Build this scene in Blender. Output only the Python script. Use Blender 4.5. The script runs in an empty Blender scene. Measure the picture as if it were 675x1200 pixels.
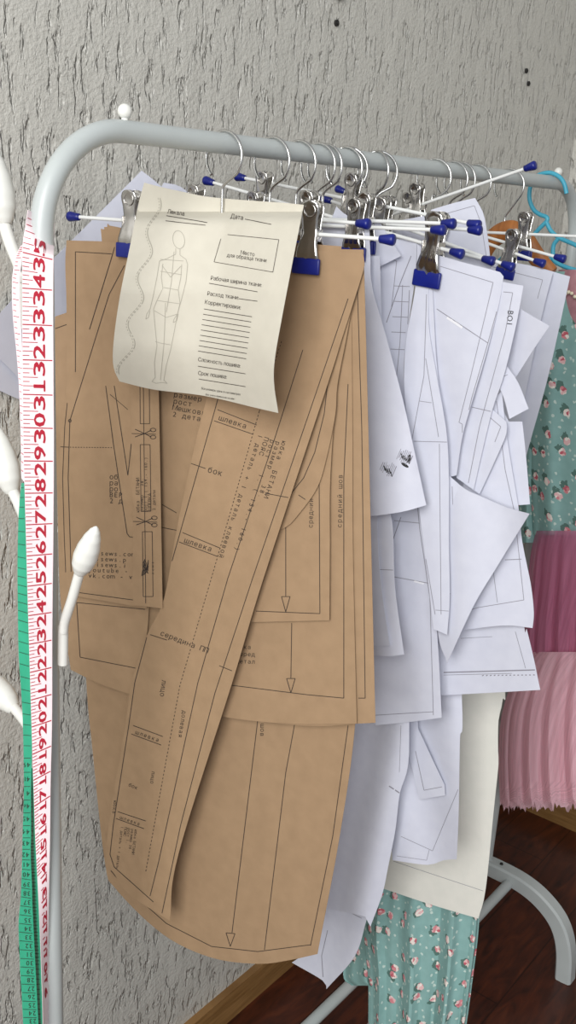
import bpy, bmesh, math, random
from mathutils import Vector, Matrix
from mathutils.bvhtree import BVHTree
from mathutils import geometry, noise

sc = bpy.context.scene
COL = sc.collection
random.seed(7)
PI = math.pi

# ------------------------------------------------------------------ camera
F = 1165.0
CX, CY = 337.5, 600.0
M = Matrix(((0.62410831, -0.19995521, 0.75531896),
            (-0.77919864, -0.23076567, 0.58274924),
            (0.05777794, -0.95224216, -0.2998276)))
FLOOR = 0.0
Z0 = 1.32
CAM = Vector((-0.52276573, -0.66921664, 0.0505612 + Z0))
cam = bpy.data.cameras.new('camera')
co = bpy.data.objects.new('camera', cam)
COL.objects.link(co)
R = Matrix(((M[0][0], -M[0][1], -M[0][2]), (M[1][0], -M[1][1], -M[1][2]), (M[2][0], -M[2][1], -M[2][2])))
co.matrix_world = Matrix.Translation(CAM) @ R.to_4x4()
cam.sensor_fit = 'VERTICAL'
cam.sensor_height = 36.0
cam.lens = F / 1200.0 * 36.0
cam.clip_start = 0.01
sc.camera = co

# ------------------------------------------------------------------ light
w = bpy.data.worlds.new('room_light')
sc.world = w
w.use_nodes = True
w.node_tree.nodes['Background'].inputs[0].default_value = (0.93, 0.95, 1.0, 1)
w.node_tree.nodes['Background'].inputs[1].default_value = 0.40
sc.view_settings.view_transform = 'Standard'
sc.view_settings.look = 'None'
sc.view_settings.exposure = 0.0
sc.view_settings.gamma = 1.0
sc.view_settings.use_curve_mapping = False


def area(name, loc, target, sx, sy, power, col):
    l = bpy.data.lights.new(name, 'AREA')
    l.shape = 'RECTANGLE'
    l.size = sx
    l.size_y = sy
    l.energy = power
    l.color = col
    o = bpy.data.objects.new(name, l)
    COL.objects.link(o)
    o.location = loc
    o.rotation_euler = (Vector(target) - Vector(loc)).to_track_quat('-Z', 'Y').to_euler()
    return o


area('window_daylight', (-1.9, -0.95, 2.05), (0.5, -0.05, 1.0), 1.2, 1.5, 60, (1.0, 0.995, 0.975))
area('room_fill', (-1.9, -2.1, 2.0), (0.6, 0.0, 0.8), 1.6, 1.6, 20, (0.96, 0.98, 1.0))  # added fill lamp, brightens the wall, papers and dress from camera right


# ------------------------------------------------------------------ helpers
def ray(px, py):
    return M @ Vector((px - CX, py - CY, F))


def at(px, py, X=None, Y=None, Z=None):
    r = ray(px, py)
    if X is not None:
        t = (X - CAM.x) / r.x
    elif Y is not None:
        t = (Y - CAM.y) / r.y
    else:
        t = (Z - CAM.z) / r.z
    return CAM + r * t


def tag(o, label=None, cat=None, group=None, kind=None):
    if label: o['label'] = label
    if cat: o['category'] = cat
    if group: o['group'] = group
    if kind: o['kind'] = kind
    return o


def empty(name, loc, label=None, cat=None, group=None):
    o = bpy.data.objects.new(name, None)
    o.empty_display_size = 0.02
    COL.objects.link(o)
    o.location = loc
    return tag(o, label, cat, group)


def link(name, me, parent=None, local=False):
    o = bpy.data.objects.new(name, me)
    COL.objects.link(o)
    if parent is not None:
        o.parent = parent
        if not local:      # mesh given in world coordinates
            p = parent
            off = Vector((0, 0, 0))
            mw = Matrix.Identity(4)
            chain = []
            while p is not None:
                chain.append(p)
                p = p.parent
            for q in reversed(chain):
                mw = mw @ q.matrix_parent_inverse @ q.matrix_basis if q.parent else q.matrix_basis.copy()
            o.matrix_parent_inverse = mw.inverted()
    return o


def build(name, bm, mats, parent=None, smooth=True, local=False, recalc=True):
    if recalc:
        bmesh.ops.recalc_face_normals(bm, faces=bm.faces[:])
    me = bpy.data.meshes.new(name)
    bm.to_mesh(me)
    bm.free()
    if not isinstance(mats, (list, tuple)):
        mats = [mats]
    for m in mats:
        me.materials.append(m)
    if smooth:
        for p in me.polygons:
            p.use_smooth = True
        try:
            me.set_sharp_from_angle(angle=math.radians(40))
        except Exception:
            pass
    return link(name, me, parent, local)


def catmull(pts, n=8, closed=False):
    pts = [Vector(p) for p in pts]
    out = []
    N = len(pts)
    rng = N if closed else N - 1
    for i in range(rng):
        p1, p2 = pts[i], pts[(i + 1) % N]
        p0 = pts[(i - 1) % N] if closed or i > 0 else p1 * 2 - p2
        p3 = pts[(i + 2) % N] if closed or i + 2 < N else p2 * 2 - p1
        for k in range(n):
            t = k / n
            out.append(0.5 * ((2 * p1) + (p2 - p0) * t + (2 * p0 - 5 * p1 + 4 * p2 - p3) * t * t + (3 * p1 - p0 - 3 * p2 + p3) * t ** 3))
    if not closed:
        out.append(pts[-1])
    return out


def tube(bm, pts, rad, seg=12, caps=True, mat=0):
    pts = [Vector(p) for p in pts]
    n = len(pts)
    rads = rad if isinstance(rad, (list, tuple)) else [rad] * n
    tang = []
    for i in range(n):
        a = pts[max(i - 1, 0)]
        b = pts[min(i + 1, n - 1)]
        t = b - a
        tang.append(t.normalized() if t.length > 1e-9 else Vector((0, 0, 1)))
    nrm = tang[0].orthogonal().normalized()
    rings = []
    for i in range(n):
        nrm = (nrm - tang[i] * nrm.dot(tang[i]))
        nrm = nrm.normalized() if nrm.length > 1e-6 else tang[i].orthogonal().normalized()
        bn = tang[i].cross(nrm)
        rings.append([bm.verts.new(pts[i] + (nrm * math.cos(a) + bn * math.sin(a)) * rads[i])
                      for a in [2 * PI * k / seg for k in range(seg)]])
    for i in range(n - 1):
        for k in range(seg):
            f = bm.faces.new((rings[i][k], rings[i][(k + 1) % seg], rings[i + 1][(k + 1) % seg], rings[i + 1][k]))
            f.material_index = mat
    if caps:
        for r in (rings[0][::-1], rings[-1]):
            f = bm.faces.new(r)
            f.material_index = mat


def ball(bm, c, r, sx=1, sy=1, sz=1, seg=16):
    mtx = Matrix.Translation(c) @ Matrix.Diagonal((sx * r, sy * r, sz * r, 1))
    bmesh.ops.create_uvsphere(bm, u_segments=seg, v_segments=seg // 2 + 2, radius=1, matrix=mtx)


def boxm(bm, c, s, bev=0.0, rot=None):
    mtx = Matrix.Translation(c)
    if rot is not None: mtx = mtx @ rot.to_4x4()
    mtx = mtx @ Matrix.Diagonal((s[0], s[1], s[2], 1))
    g = bmesh.ops.create_cube(bm, size=1, matrix=mtx)
    if bev > 0:
        es = list({e for v in g['verts'] for e in v.link_edges})
        bmesh.ops.bevel(bm, geom=es, offset=bev, segments=3, profile=0.5, affect='EDGES')


# ------------------------------------------------------------------ materials
def srgb(r, g, b):
    def c(v):
        v /= 255.0
        return v / 12.92 if v <= 0.04045 else ((v + 0.055) / 1.055) ** 2.4
    return (c(r), c(g), c(b), 1)


def mat(name, col, rough=0.6, metal=0.0, spec=0.5):
    m = bpy.data.materials.new(name)
    m.use_nodes = True
    b = m.node_tree.nodes['Principled BSDF']
    b.inputs['Base Color'].default_value = col
    b.inputs['Roughness'].default_value = rough
    b.inputs['Metallic'].default_value = metal
    b.inputs['Specular IOR Level'].default_value = spec
    return m


def N(m, t, **kw):
    n = m.node_tree.nodes.new(t)
    for k, v in kw.items():
        setattr(n, k, v)
    return n


def L(m, a, b):
    m.node_tree.links.new(a, b)


def ramp(m, stops):
    r = N(m, 'ShaderNodeValToRGB')
    e = r.color_ramp.elements
    while len(e) < len(stops): e.new(0.5)
    for i, (p, c) in enumerate(stops):
        e[i].position = p
        e[i].color = c
    return r


def noisy(m, c1, c2, scale, detail=4, bump=0.0, bscale=None, dist=0.001, stretch=(1, 1, 1)):
    b = m.node_tree.nodes['Principled BSDF']
    tc = N(m, 'ShaderNodeTexCoord')
    mp = N(m, 'ShaderNodeMapping')
    mp.inputs['Scale'].default_value = stretch
    L(m, tc.outputs['Object'], mp.inputs[0])
    n = N(m, 'ShaderNodeTexNoise')
    n.inputs['Scale'].default_value = scale
    n.inputs['Detail'].default_value = detail
    L(m, mp.outputs[0], n.inputs['Vector'])
    r = ramp(m, [(0.3, c1), (0.7, c2)])
    L(m, n.outputs['Fac'], r.inputs[0])
    L(m, r.outputs[0], b.inputs['Base Color'])
    if bump > 0:
        n2 = N(m, 'ShaderNodeTexNoise')
        n2.inputs['Scale'].default_value = bscale or scale
        n2.inputs['Detail'].default_value = 5
        L(m, mp.outputs[0], n2.inputs['Vector'])
        bp = N(m, 'ShaderNodeBump')
        bp.inputs['Strength'].default_value = bump
        bp.inputs['Distance'].default_value = dist
        L(m, n2.outputs['Fac'], bp.inputs['Height'])
        L(m, bp.outputs[0], b.inputs['Normal'])
    return m


def paper_mat(name, c1, c2, rough=0.75, sheen=0.25, trans=0.0):
    m = mat(name, c1, rough, 0, sheen)
    noisy(m, c1, c2, 60, 6, 0.25, 9, 0.004)
    return m


M_kraft = paper_mat('kraft_paper', srgb(156, 129, 100), srgb(164, 136, 106))
M_white = paper_mat('white_paper', srgb(203, 205, 218), srgb(209, 211, 223))
M_card = paper_mat('ivory_card', srgb(222, 221, 212), srgb(228, 226, 217))
M_page = paper_mat('cream_page', srgb(199, 194, 180), srgb(204, 199, 185))
M_ink = mat('black_ink', srgb(52, 42, 36), 0.8)
M_pencil = mat('grey_ink', srgb(140, 138, 148), 0.8)
M_softink = mat('faint_ink', srgb(160, 155, 142), 0.8)
M_black = mat('solid_black_ink', srgb(28, 28, 30), 0.7)
M_tapeclear = mat('clear_tape', srgb(235, 235, 240), 0.15)
M_enamel = noisy(mat('grey_enamel', srgb(182, 188, 187), 0.34), srgb(180, 186, 185), srgb(186, 192, 191), 20)
M_plastic = noisy(mat('white_plastic', srgb(226, 226, 220), 0.32), srgb(224, 224, 218), srgb(230, 230, 224), 30)
M_steel = noisy(mat('polished_steel', srgb(192, 190, 187), 0.17, 1.0), srgb(184, 182, 179), srgb(205, 202, 198), 40)
M_wire = noisy(mat('chrome_wire', srgb(205, 205, 203), 0.25, 1.0), srgb(200, 200, 198), srgb(212, 212, 210), 40)
M_rod = noisy(mat('white_coated_rod', srgb(226, 228, 226), 0.35), srgb(222, 224, 222), srgb(232, 233, 231), 40)
M_blue = noisy(mat('blue_rubber', srgb(14, 26, 112), 0.35), srgb(11, 22, 104), srgb(18, 32, 124), 60)
M_teal = noisy(mat('turquoise_plastic', srgb(70, 165, 190), 0.4), srgb(66, 160, 186), srgb(76, 172, 196), 40)
M_wood = noisy(mat('amber_wood', srgb(160, 100, 50), 0.45), srgb(140, 84, 38), srgb(176, 112, 58), 14, 4, stretch=(1, 8, 1))
M_tape_w = noisy(mat('tape_white_face', srgb(240, 222, 226), 0.45), srgb(238, 219, 224), srgb(244, 228, 231), 30)
M_tape_g = noisy(mat('tape_green_face', srgb(40, 178, 138), 0.45), srgb(36, 170, 132), srgb(46, 186, 146), 30)
M_red = mat('red_print', srgb(172, 18, 48), 0.6)
M_dark = mat('dark_hole', srgb(40, 38, 36), 0.8)


def wall_mat():
    m = mat('stucco_paint', srgb(200, 198, 190), 0.34, 0, 0.5)
    b = m.node_tree.nodes['Principled BSDF']
    tc = N(m, 'ShaderNodeTexCoord')
    mp = N(m, 'ShaderNodeMapping')
    mp.inputs['Scale'].default_value = (1, 1, 0.26)
    L(m, tc.outputs['Object'], mp.inputs[0])
    n0 = N(m, 'ShaderNodeTexNoise')
    n0.inputs['Scale'].default_value = 40
    n0.inputs['Detail'].default_value = 3
    L(m, mp.outputs[0], n0.inputs['Vector'])
    mix = N(m, 'ShaderNodeMix', data_type='VECTOR')
    mix.inputs[0].default_value = 0.010
    L(m, mp.outputs[0], mix.inputs[4])
    L(m, n0.outputs['Color'], mix.inputs[5])
    n1 = N(m, 'ShaderNodeTexNoise')
    n1.inputs['Scale'].default_value = 120
    n1.inputs['Detail'].default_value = 3
    n1.inputs['Roughness'].default_value = 0.5
    L(m, mix.outputs[1], n1.inputs['Vector'])
    r1 = ramp(m, [(0.56, (1, 1, 1, 1)), (0.66, (0, 0, 0, 1))])
    L(m, n1.outputs['Fac'], r1.inputs[0])
    n2 = N(m, 'ShaderNodeTexNoise')
    n2.inputs['Scale'].default_value = 22
    n2.inputs['Detail'].default_value = 5
    L(m, mp.outputs[0], n2.inputs['Vector'])
    a = N(m, 'ShaderNodeMath', operation='MULTIPLY_ADD')
    a.inputs[1].default_value = 0.9
    L(m, n2.outputs['Fac'], a.inputs[0])
    L(m, r1.outputs[0], a.inputs[2])
    n3 = N(m, 'ShaderNodeTexNoise')
    n3.inputs['Scale'].default_value = 230
    n3.inputs['Detail'].default_value = 3
    L(m, tc.outputs['Object'], n3.inputs['Vector'])
    a2 = N(m, 'ShaderNodeMath', operation='MULTIPLY_ADD')
    a2.inputs[1].default_value = 0.4
    L(m, n3.outputs['Fac'], a2.inputs[0])
    L(m, a.outputs[0], a2.inputs[2])
    bp = N(m, 'ShaderNodeBump')
    bp.inputs['Strength'].default_value = 1.0
    bp.inputs['Distance'].default_value = 0.0043
    L(m, a2.outputs[0], bp.inputs['Height'])
    L(m, bp.outputs[0], b.inputs['Normal'])
    return m


def floor_mat():
    m = mat('varnished_floor', srgb(70, 30, 18), 0.28)
    b = m.node_tree.nodes['Principled BSDF']
    tc = N(m, 'ShaderNodeTexCoord')
    mp = N(m, 'ShaderNodeMapping')
    mp.inputs['Scale'].default_value = (3, 14, 1)
    L(m, tc.outputs['Object'], mp.inputs[0])
    n = N(m, 'ShaderNodeTexNoise')
    n.inputs['Scale'].default_value = 3.0
    n.inputs['Detail'].default_value = 8
    n.inputs['Distortion'].default_value = 1.6
    L(m, mp.outputs[0], n.inputs['Vector'])
    r = ramp(m, [(0.3, srgb(48, 22, 15)), (0.55, srgb(78, 36, 21)), (0.75, srgb(98, 48, 26))])
    L(m, n.outputs['Fac'], r.inputs[0])
    br = N(m, 'ShaderNodeTexBrick')
    br.inputs['Scale'].default_value = 1.0
    br.inputs['Mortar Size'].default_value = 0.0015
    br.inputs['Brick Width'].default_value = 0.9
    br.inputs['Row Height'].default_value = 0.12
    br.inputs['Color1'].default_value = (1, 1, 1, 1)
    br.inputs['Color2'].default_value = (0.85, 0.85, 0.85, 1)
    br.inputs['Mortar'].default_value = (0.35, 0.35, 0.35, 1)
    L(m, tc.outputs['Object'], br.inputs['Vector'])
    mx = N(m, 'ShaderNodeMix', data_type='RGBA', blend_type='MULTIPLY')
    mx.inputs[0].default_value = 1
    L(m, r.outputs[0], mx.inputs[6])
    L(m, br.outputs['Color'], mx.inputs[7])
    L(m, mx.outputs[2], b.inputs['Base Color'])
    return m


M_wall = wall_mat()
M_floor = floor_mat()
M_base = noisy(mat('oak_baseboard', srgb(140, 105, 62), 0.4), srgb(120, 86, 46), srgb(158, 120, 74), 10, 5, stretch=(1, 1, 14))


def floral_mat():
    m = mat('floral_fabric', srgb(120, 165, 158), 0.85, 0, 0.15)
    b = m.node_tree.nodes['Principled BSDF']
    uv = N(m, 'ShaderNodeUVMap')
    # base weave
    nb = N(m, 'ShaderNodeTexNoise')
    nb.inputs['Scale'].default_value = 60
    L(m, uv.outputs[0], nb.inputs['Vector'])
    base = ramp(m, [(0.3, srgb(134, 172, 168)), (0.7, srgb(143, 181, 177))])
    L(m, nb.outputs['Fac'], base.inputs[0])
    cur = base.outputs[0]

    def distort(scale, amt):
        n = N(m, 'ShaderNodeTexNoise')
        n.inputs['Scale'].default_value = scale
        L(m, uv.outputs[0], n.inputs['Vector'])
        x = N(m, 'ShaderNodeMix', data_type='VECTOR')
        x.inputs[0].default_value = amt
        L(m, uv.outputs[0], x.inputs[4])
        L(m, n.outputs['Color'], x.inputs[5])
        return x.outputs[1]

    def vor(scale, vec, rnd=0.75, off=(0, 0, 0)):
        mp = N(m, 'ShaderNodeMapping')
        mp.inputs['Location'].default_value = off
        L(m, vec, mp.inputs[0])
        v = N(m, 'ShaderNodeTexVoronoi')
        v.voronoi_dimensions = '2D'
        v.inputs['Scale'].default_value = scale
        v.inputs['Randomness'].default_value = rnd
        L(m, mp.outputs[0], v.inputs['Vector'])
        return v

    def less(sock, val):
        a = N(m, 'ShaderNodeMath', operation='LESS_THAN')
        L(m, sock, a.inputs[0])
        a.inputs[1].default_value = val
        return a.outputs[0]

    def over(fac, col):
        nonlocal cur
        x = N(m, 'ShaderNodeMix', data_type='RGBA')
        L(m, fac, x.inputs[0])
        L(m, cur, x.inputs[6])
        if isinstance(col, tuple):
            x.inputs[7].default_value = col
        else:
            L(m, col, x.inputs[7])
        cur = x.outputs[2]

    dv = distort(190, 0.006)
    SC = 29.0
    # small pale sprigs between the roses
    v3 = vor(62, dv, 0.9, (0.37, 0.11, 0))
    over(less(v3.outputs['Distance'], 0.13), srgb(196, 214, 206))
    # leaves
    v2 = vor(SC, distort(120, 0.016), 0.7)
    over(less(v2.outputs['Distance'], 0.20), srgb(92, 122, 114))
    # rose clusters
    v1 = vor(SC, dv, 0.7)
    pet = vor(210, dv, 1.0)
    pr = ramp(m, [(0.0, srgb(214, 138, 144)), (0.22, srgb(230, 188, 188)), (0.48, srgb(238, 228, 220)), (0.84, srgb(194, 100, 112))])
    pr.color_ramp.interpolation = 'CONSTANT'
    sep = N(m, 'ShaderNodeSeparateColor')
    L(m, pet.outputs['Color'], sep.inputs[0])
    L(m, sep.outputs[0], pr.inputs[0])
    over(less(v1.outputs['Distance'], 0.175), pr.outputs[0])
    L(m, cur, b.inputs['Base Color'])
    return m


def tulle_mat(name, col, alpha):
    m = mat(name, col, 0.9, 0, 0.1)
    nt = m.node_tree
    b = nt.nodes['Principled BSDF']
    out = nt.nodes['Material Output']
    tr = N(m, 'ShaderNodeBsdfTransparent')
    tl = N(m, 'ShaderNodeBsdfTranslucent')
    tl.inputs[0].default_value = col
    m1 = N(m, 'ShaderNodeMixShader')
    m1.inputs[0].default_value = 0.5
    L(m, b.outputs[0], m1.inputs[1])
    L(m, tl.outputs[0], m1.inputs[2])
    m2 = N(m, 'ShaderNodeMixShader')
    tc = N(m, 'ShaderNodeUVMap')
    n = N(m, 'ShaderNodeTexNoise')
    mp = N(m, 'ShaderNodeMapping')
    mp.inputs['Scale'].default_value = (110, 5, 1)
    L(m, tc.outputs[0], mp.inputs[0])
    L(m, mp.outputs[0], n.inputs['Vector'])
    n.inputs['Scale'].default_value = 1.0
    r = ramp(m, [(0.35, (alpha * 0.8,) * 3 + (1,)), (0.65, (min(1, alpha * 1.2),) * 3 + (1,))])
    L(m, n.outputs['Fac'], r.inputs[0])
    L(m, r.outputs[0], m2.inputs[0])
    L(m, tr.outputs[0], m2.inputs[1])
    L(m, m1.outputs[0], m2.inputs[2])
    L(m, m2.outputs[0], out.inputs[0])
    return m


M_floral = floral_mat()
M_tulle_pink = tulle_mat('pink_tulle', srgb(255, 220, 229), 0.88)
M_tulle_mauve = tulle_mat('mauve_tulle', srgb(226, 156, 186), 0.6)
M_yoke = noisy(mat('rose_mesh_yoke', srgb(178, 128, 138), 0.8), srgb(170, 120, 130), srgb(190, 140, 148), 60)
M_pearl = mat('pearl', srgb(225, 215, 190), 0.25)

# ------------------------------------------------------------------ setting
YW, XF = 0.228, 1.515      # left wall face, far wall face


def slab(name, lo, hi, m, label=None, bev=0.0):
    bm = bmesh.new()
    boxm(bm, [(a + b) / 2 for a, b in zip(lo, hi)], [b - a for a, b in zip(lo, hi)], bev)
    o = build(name, bm, m, smooth=False)
    o['kind'] = 'structure'
    return o


slab('floor', (-2.6, -3.4, -0.05), (1.62, 0.34, 0.0), M_floor)
slab('wall_left', (-2.6, YW, 0.0), (XF + 0.1, YW + 0.1, 2.7), M_wall)
slab('wall_far', (XF, -3.4, 0.0), (XF + 0.1, YW, 2.7), M_wall)
slab('baseboard_left', (-2.6, YW - 0.013, 0.0), (XF - 0.013, YW + 0.002, 0.062), M_base)
slab('baseboard_far', (XF - 0.013, -3.4, 0.0), (XF + 0.002, YW - 0.013, 0.062), M_base)

# ------------------------------------------------------------------ glyphs
_gc = {}


def glyph(ch):
    if ch in _gc: return _gc[ch]
    if ch == 'ь':
        vs, fs = [], []
        for x0, y0, x1, y1 in ((0.08, 0.0, 0.155, 0.542), (0.155, 0.26, 0.40, 0.325), (0.155, 0.0, 0.40, 0.065), (0.36, 0.065, 0.435, 0.26)):
            fs.append(tuple(range(len(vs), len(vs) + 4)))
            vs += [(x0, y0), (x1, y0), (x1, y1), (x0, y1)]
        _gc[ch] = (vs, fs)
        return _gc[ch]
    if ch in 'ны':      # small letters shaped as reduced capitals
        vs, fs = glyph(ch.upper())
        _gc[ch] = ([(x * 0.84, y * 0.745) for x, y in vs], fs)
        return _gc[ch]
    cu = bpy.data.curves.new('g', 'FONT')
    cu.body = ch
    cu.size = 1.0
    cu.resolution_u = 2
    o = bpy.data.objects.new('g', cu)
    COL.objects.link(o)
    dg = bpy.context.evaluated_depsgraph_get()
    ev = o.evaluated_get(dg)
    me = ev.to_mesh()
    vs = [(v.co.x, v.co.y) for v in me.vertices]
    me.calc_loop_triangles()
    fs = [tuple(t.vertices) for t in me.loop_triangles]
    ev.to_mesh_clear()
    bpy.data.objects.remove(o)
    bpy.data.curves.remove(cu)
    _gc[ch] = (vs, fs)
    return _gc[ch]


def text_polys(s, size, mono=0.0, bold=0.0):
    """[(verts, faces)] in text space, baseline at y=0 upwards, and total advance"""
    x = 0.0
    out = []
    for ch in s:
        if ch == ' ':
            x += size * (mono or 0.30)
            continue
        vs, fs = glyph(ch)
        if not vs:
            x += size * (mono or 0.3)
            continue
        x0 = min(v[0] for v in vs)
        x1 = max(v[0] for v in vs)
        if mono:
            off = x + size * (mono - (x1 - x0)) / 2 - x0 * size
            adv = size * mono
        else:
            off = x - x0 * size
            adv = size * (x1 - x0 + 0.08)
        out.append(([(v[0] * size + off, v[1] * size) for v in vs], fs))
        x += adv
    return out, x


# ------------------------------------------------------------------ sheets
def prep_outline(pts, g, smooth=True):
    n = len(pts)
    P = [Vector((p[0], p[1])) for p in pts]
    corner = []
    for i in range(n):
        a = P[i] - P[i - 1]
        b = P[(i + 1) % n] - P[i]
        ang = abs(a.angle_signed(b)) if a.length > 0 and b.length > 0 else 0
        corner.append((not smooth) or ang > math.radians(38))
    out = []
    for i in range(n):
        p1, p2 = P[i], P[(i + 1) % n]
        p0 = P[i - 1] if not corner[i] else p1 * 2 - p2
        p3 = P[(i + 2) % n] if not corner[(i + 1) % n] else p2 * 2 - p1
        k = max(1, int(math.ceil((p2 - p1).length / g)))
        for j in range(k):
            t = j / k
            out.append(0.5 * ((2 * p1) + (p2 - p0) * t + (2 * p0 - 5 * p1 + 4 * p2 - p3) * t * t + (3 * p1 - p0 - 3 * p2 + p3) * t ** 3))
    return out


class Sheet:
    """a thin sheet hanging across the rail: its outline, its bends and its print"""

    def __init__(s, name, outline, X, surf=None, m=None, inks=None, g=9, smooth=True, th=0.00035):
        s.name = name
        s.X = X
        s.f = surf or (lambda x, y: 0.0)
        s.mats = [m or M_white] + (inks or [M_pencil])
        s.th = th
        ol = prep_outline(outline, g, smooth)
        vs = list(ol)
        x0 = min(p.x for p in ol); x1 = max(p.x for p in ol)
        y0 = min(p.y for p in ol); y1 = max(p.y for p in ol)
        yy = y0 + g * 0.5
        row = 0
        while yy < y1:
            xx = x0 + g * (0.5 if row % 2 else 1.0)
            while xx < x1:
                vs.append(Vector((xx, yy)))
                xx += g
            yy += g * 0.87
            row += 1
        r = geometry.delaunay_2d_cdt(vs, [], [list(range(len(ol)))], 1, 1e-4)
        s.v2 = [Vector(v) for v in r[0]]
        s.faces = [tuple(f) for f in r[2]]
        s.v3 = [s.P(v.x, v.y) for v in s.v2]
        s.bvh = BVHTree.FromPolygons(s.v3, s.faces)
        s.pv = []
        s.pf = []

    def P(s, px, py):
        return at(px, py, X=s.X + s.f(px, py))

    def onto(s, px, py, lift=0.0003):
        d = ray(px, py).normalized()
        loc, nor, idx, dist = s.bvh.ray_cast(CAM, d)
        if loc is None: return None
        if nor.dot(d) > 0: nor = -nor
        return loc + nor * lift

    def poly(s, pts, ink=1, lift=0.0003):
        vv = [s.onto(p[0], p[1], lift) for p in pts]
        if any(v is None for v in vv): return
        b = len(s.pv)
        s.pv += vv
        s.pf.append((tuple(range(b, b + len(vv))), ink))

    def line(s, pts, wd=0.8, ink=1, dash=None, smooth=False):
        if smooth:
            pts = [tuple(p) for p in catmull([(p[0], p[1], 0) for p in pts], 8)]
        acc = 0.0
        for i in range(len(pts) - 1):
            a = Vector(pts[i][:2]); b = Vector(pts[i + 1][:2])
            d = b - a
            if d.length < 1e-6: continue
            step = dash[0] if dash else 5.0
            k = max(1, int(round(d.length / step)))
            nrm = Vector((-d.y, d.x)).normalized() * wd * 0.5
            for j in range(k):
                if dash and j % 2: continue
                p = a + d * (j / k); q = a + d * ((j + 1) / k)
                s.poly([p - nrm, q - nrm, q + nrm, p + nrm], ink)

    def rect(s, x0, y0, x1, y1, **k):
        s.line([(x0, y0), (x1, y0), (x1, y1), (x0, y1), (x0, y0)], **k)

    def text(s, body, px, py, size, ang=0.0, mono=0.62, ink=1, sx=1.0, shear=0.0):
        c, sn = math.cos(math.radians(ang)), math.sin(math.radians(ang))
        polys, adv = text_polys(body, size, mono)
        for vs, fs in polys:
            mp = []
            for (x, y) in vs:
                x *= sx
                X = x + shear * y
                Y = -y
                mp.append((px + X * c - Y * sn, py + X * sn + Y * c))
            for f in fs:
                s.poly([mp[i] for i in f], ink)
        return adv * sx

    def done(s, label, cat='pattern piece', group=None, parent=None, holes=None):
        bm = bmesh.new()
        fr = [bm.verts.new(v) for v in s.v3]
        nrm = [Vector((0, 0, 0)) for _ in s.v3]
        ffs = []
        for f in s.faces:
            a, b, c = [s.v3[i] for i in f]
            n = (b - a).cross(c - a)
            if n.length < 1e-12: continue
            if n.dot(a - CAM) > 0:
                f = f[::-1]
                n = -n
            for i in f: nrm[i] += n
            ffs.append(f)
        bk = [bm.verts.new(v - (n.normalized() * s.th if n.length > 0 else Vector((-s.th, 0, 0)))) for v, n in zip(s.v3, nrm)]
        cnt = {}
        for f in ffs:
            bm.faces.new([fr[i] for i in f])
            bm.faces.new([bk[i] for i in f[::-1]])
            for i in range(3):
                e = (f[i], f[(i + 1) % 3])
                cnt[e] = 1
        for (a, b) in cnt:
            if (b, a) not in cnt:
                bm.faces.new((fr[b], fr[a], bk[a], bk[b]))
        base = [bm.verts.new(v) for v in s.pv]
        for f, ink in s.pf:
            try:
                fc = bm.faces.new([base[i] for i in f])
                fc.material_index = ink
                fc.normal_update()
                if fc.normal.dot(fc.calc_center_median() - CAM) > 0: fc.normal_flip()
            except ValueError:
                pass
        o = build(s.name, bm, s.mats, parent, recalc=False)
        if label: tag(o, label, cat, group)
        return o


def waves(*ws, tx=0.0, ty=0.0, x0=0.0, y0=0.0):
    """sum of bends: (direction degrees in the sheet, wavelength, phase, amplitude) plus a lean"""
    pr = [(math.cos(math.radians(a)), math.sin(math.radians(a)), 2 * PI / wl, ph, am) for a, wl, ph, am in ws]

    def f(x, y):
        r = tx * (x - x0) + ty * (y - y0)
        for c, sn, k, ph, am in pr:
            r += am * math.sin((c * x + sn * y) * k + ph)
        return r
    return f


# ------------------------------------------------------------------ clothes rack
ZR = 0.0966 + Z0
RR = 0.0095
rack = empty('clothes_rack', (0.5, 0, 0), 'light grey tubular clothes rack with rounded corners carrying all the hangers', 'clothes rack')
XR = 1.045


def arc(cx, cz, r, a0, a1, n):
    return [(cx + r * math.cos(math.radians(a0 + (a1 - a0) * i / n)), 0, cz + r * math.sin(math.radians(a0 + (a1 - a0) * i / n))) for i in range(n + 1)]


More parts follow.
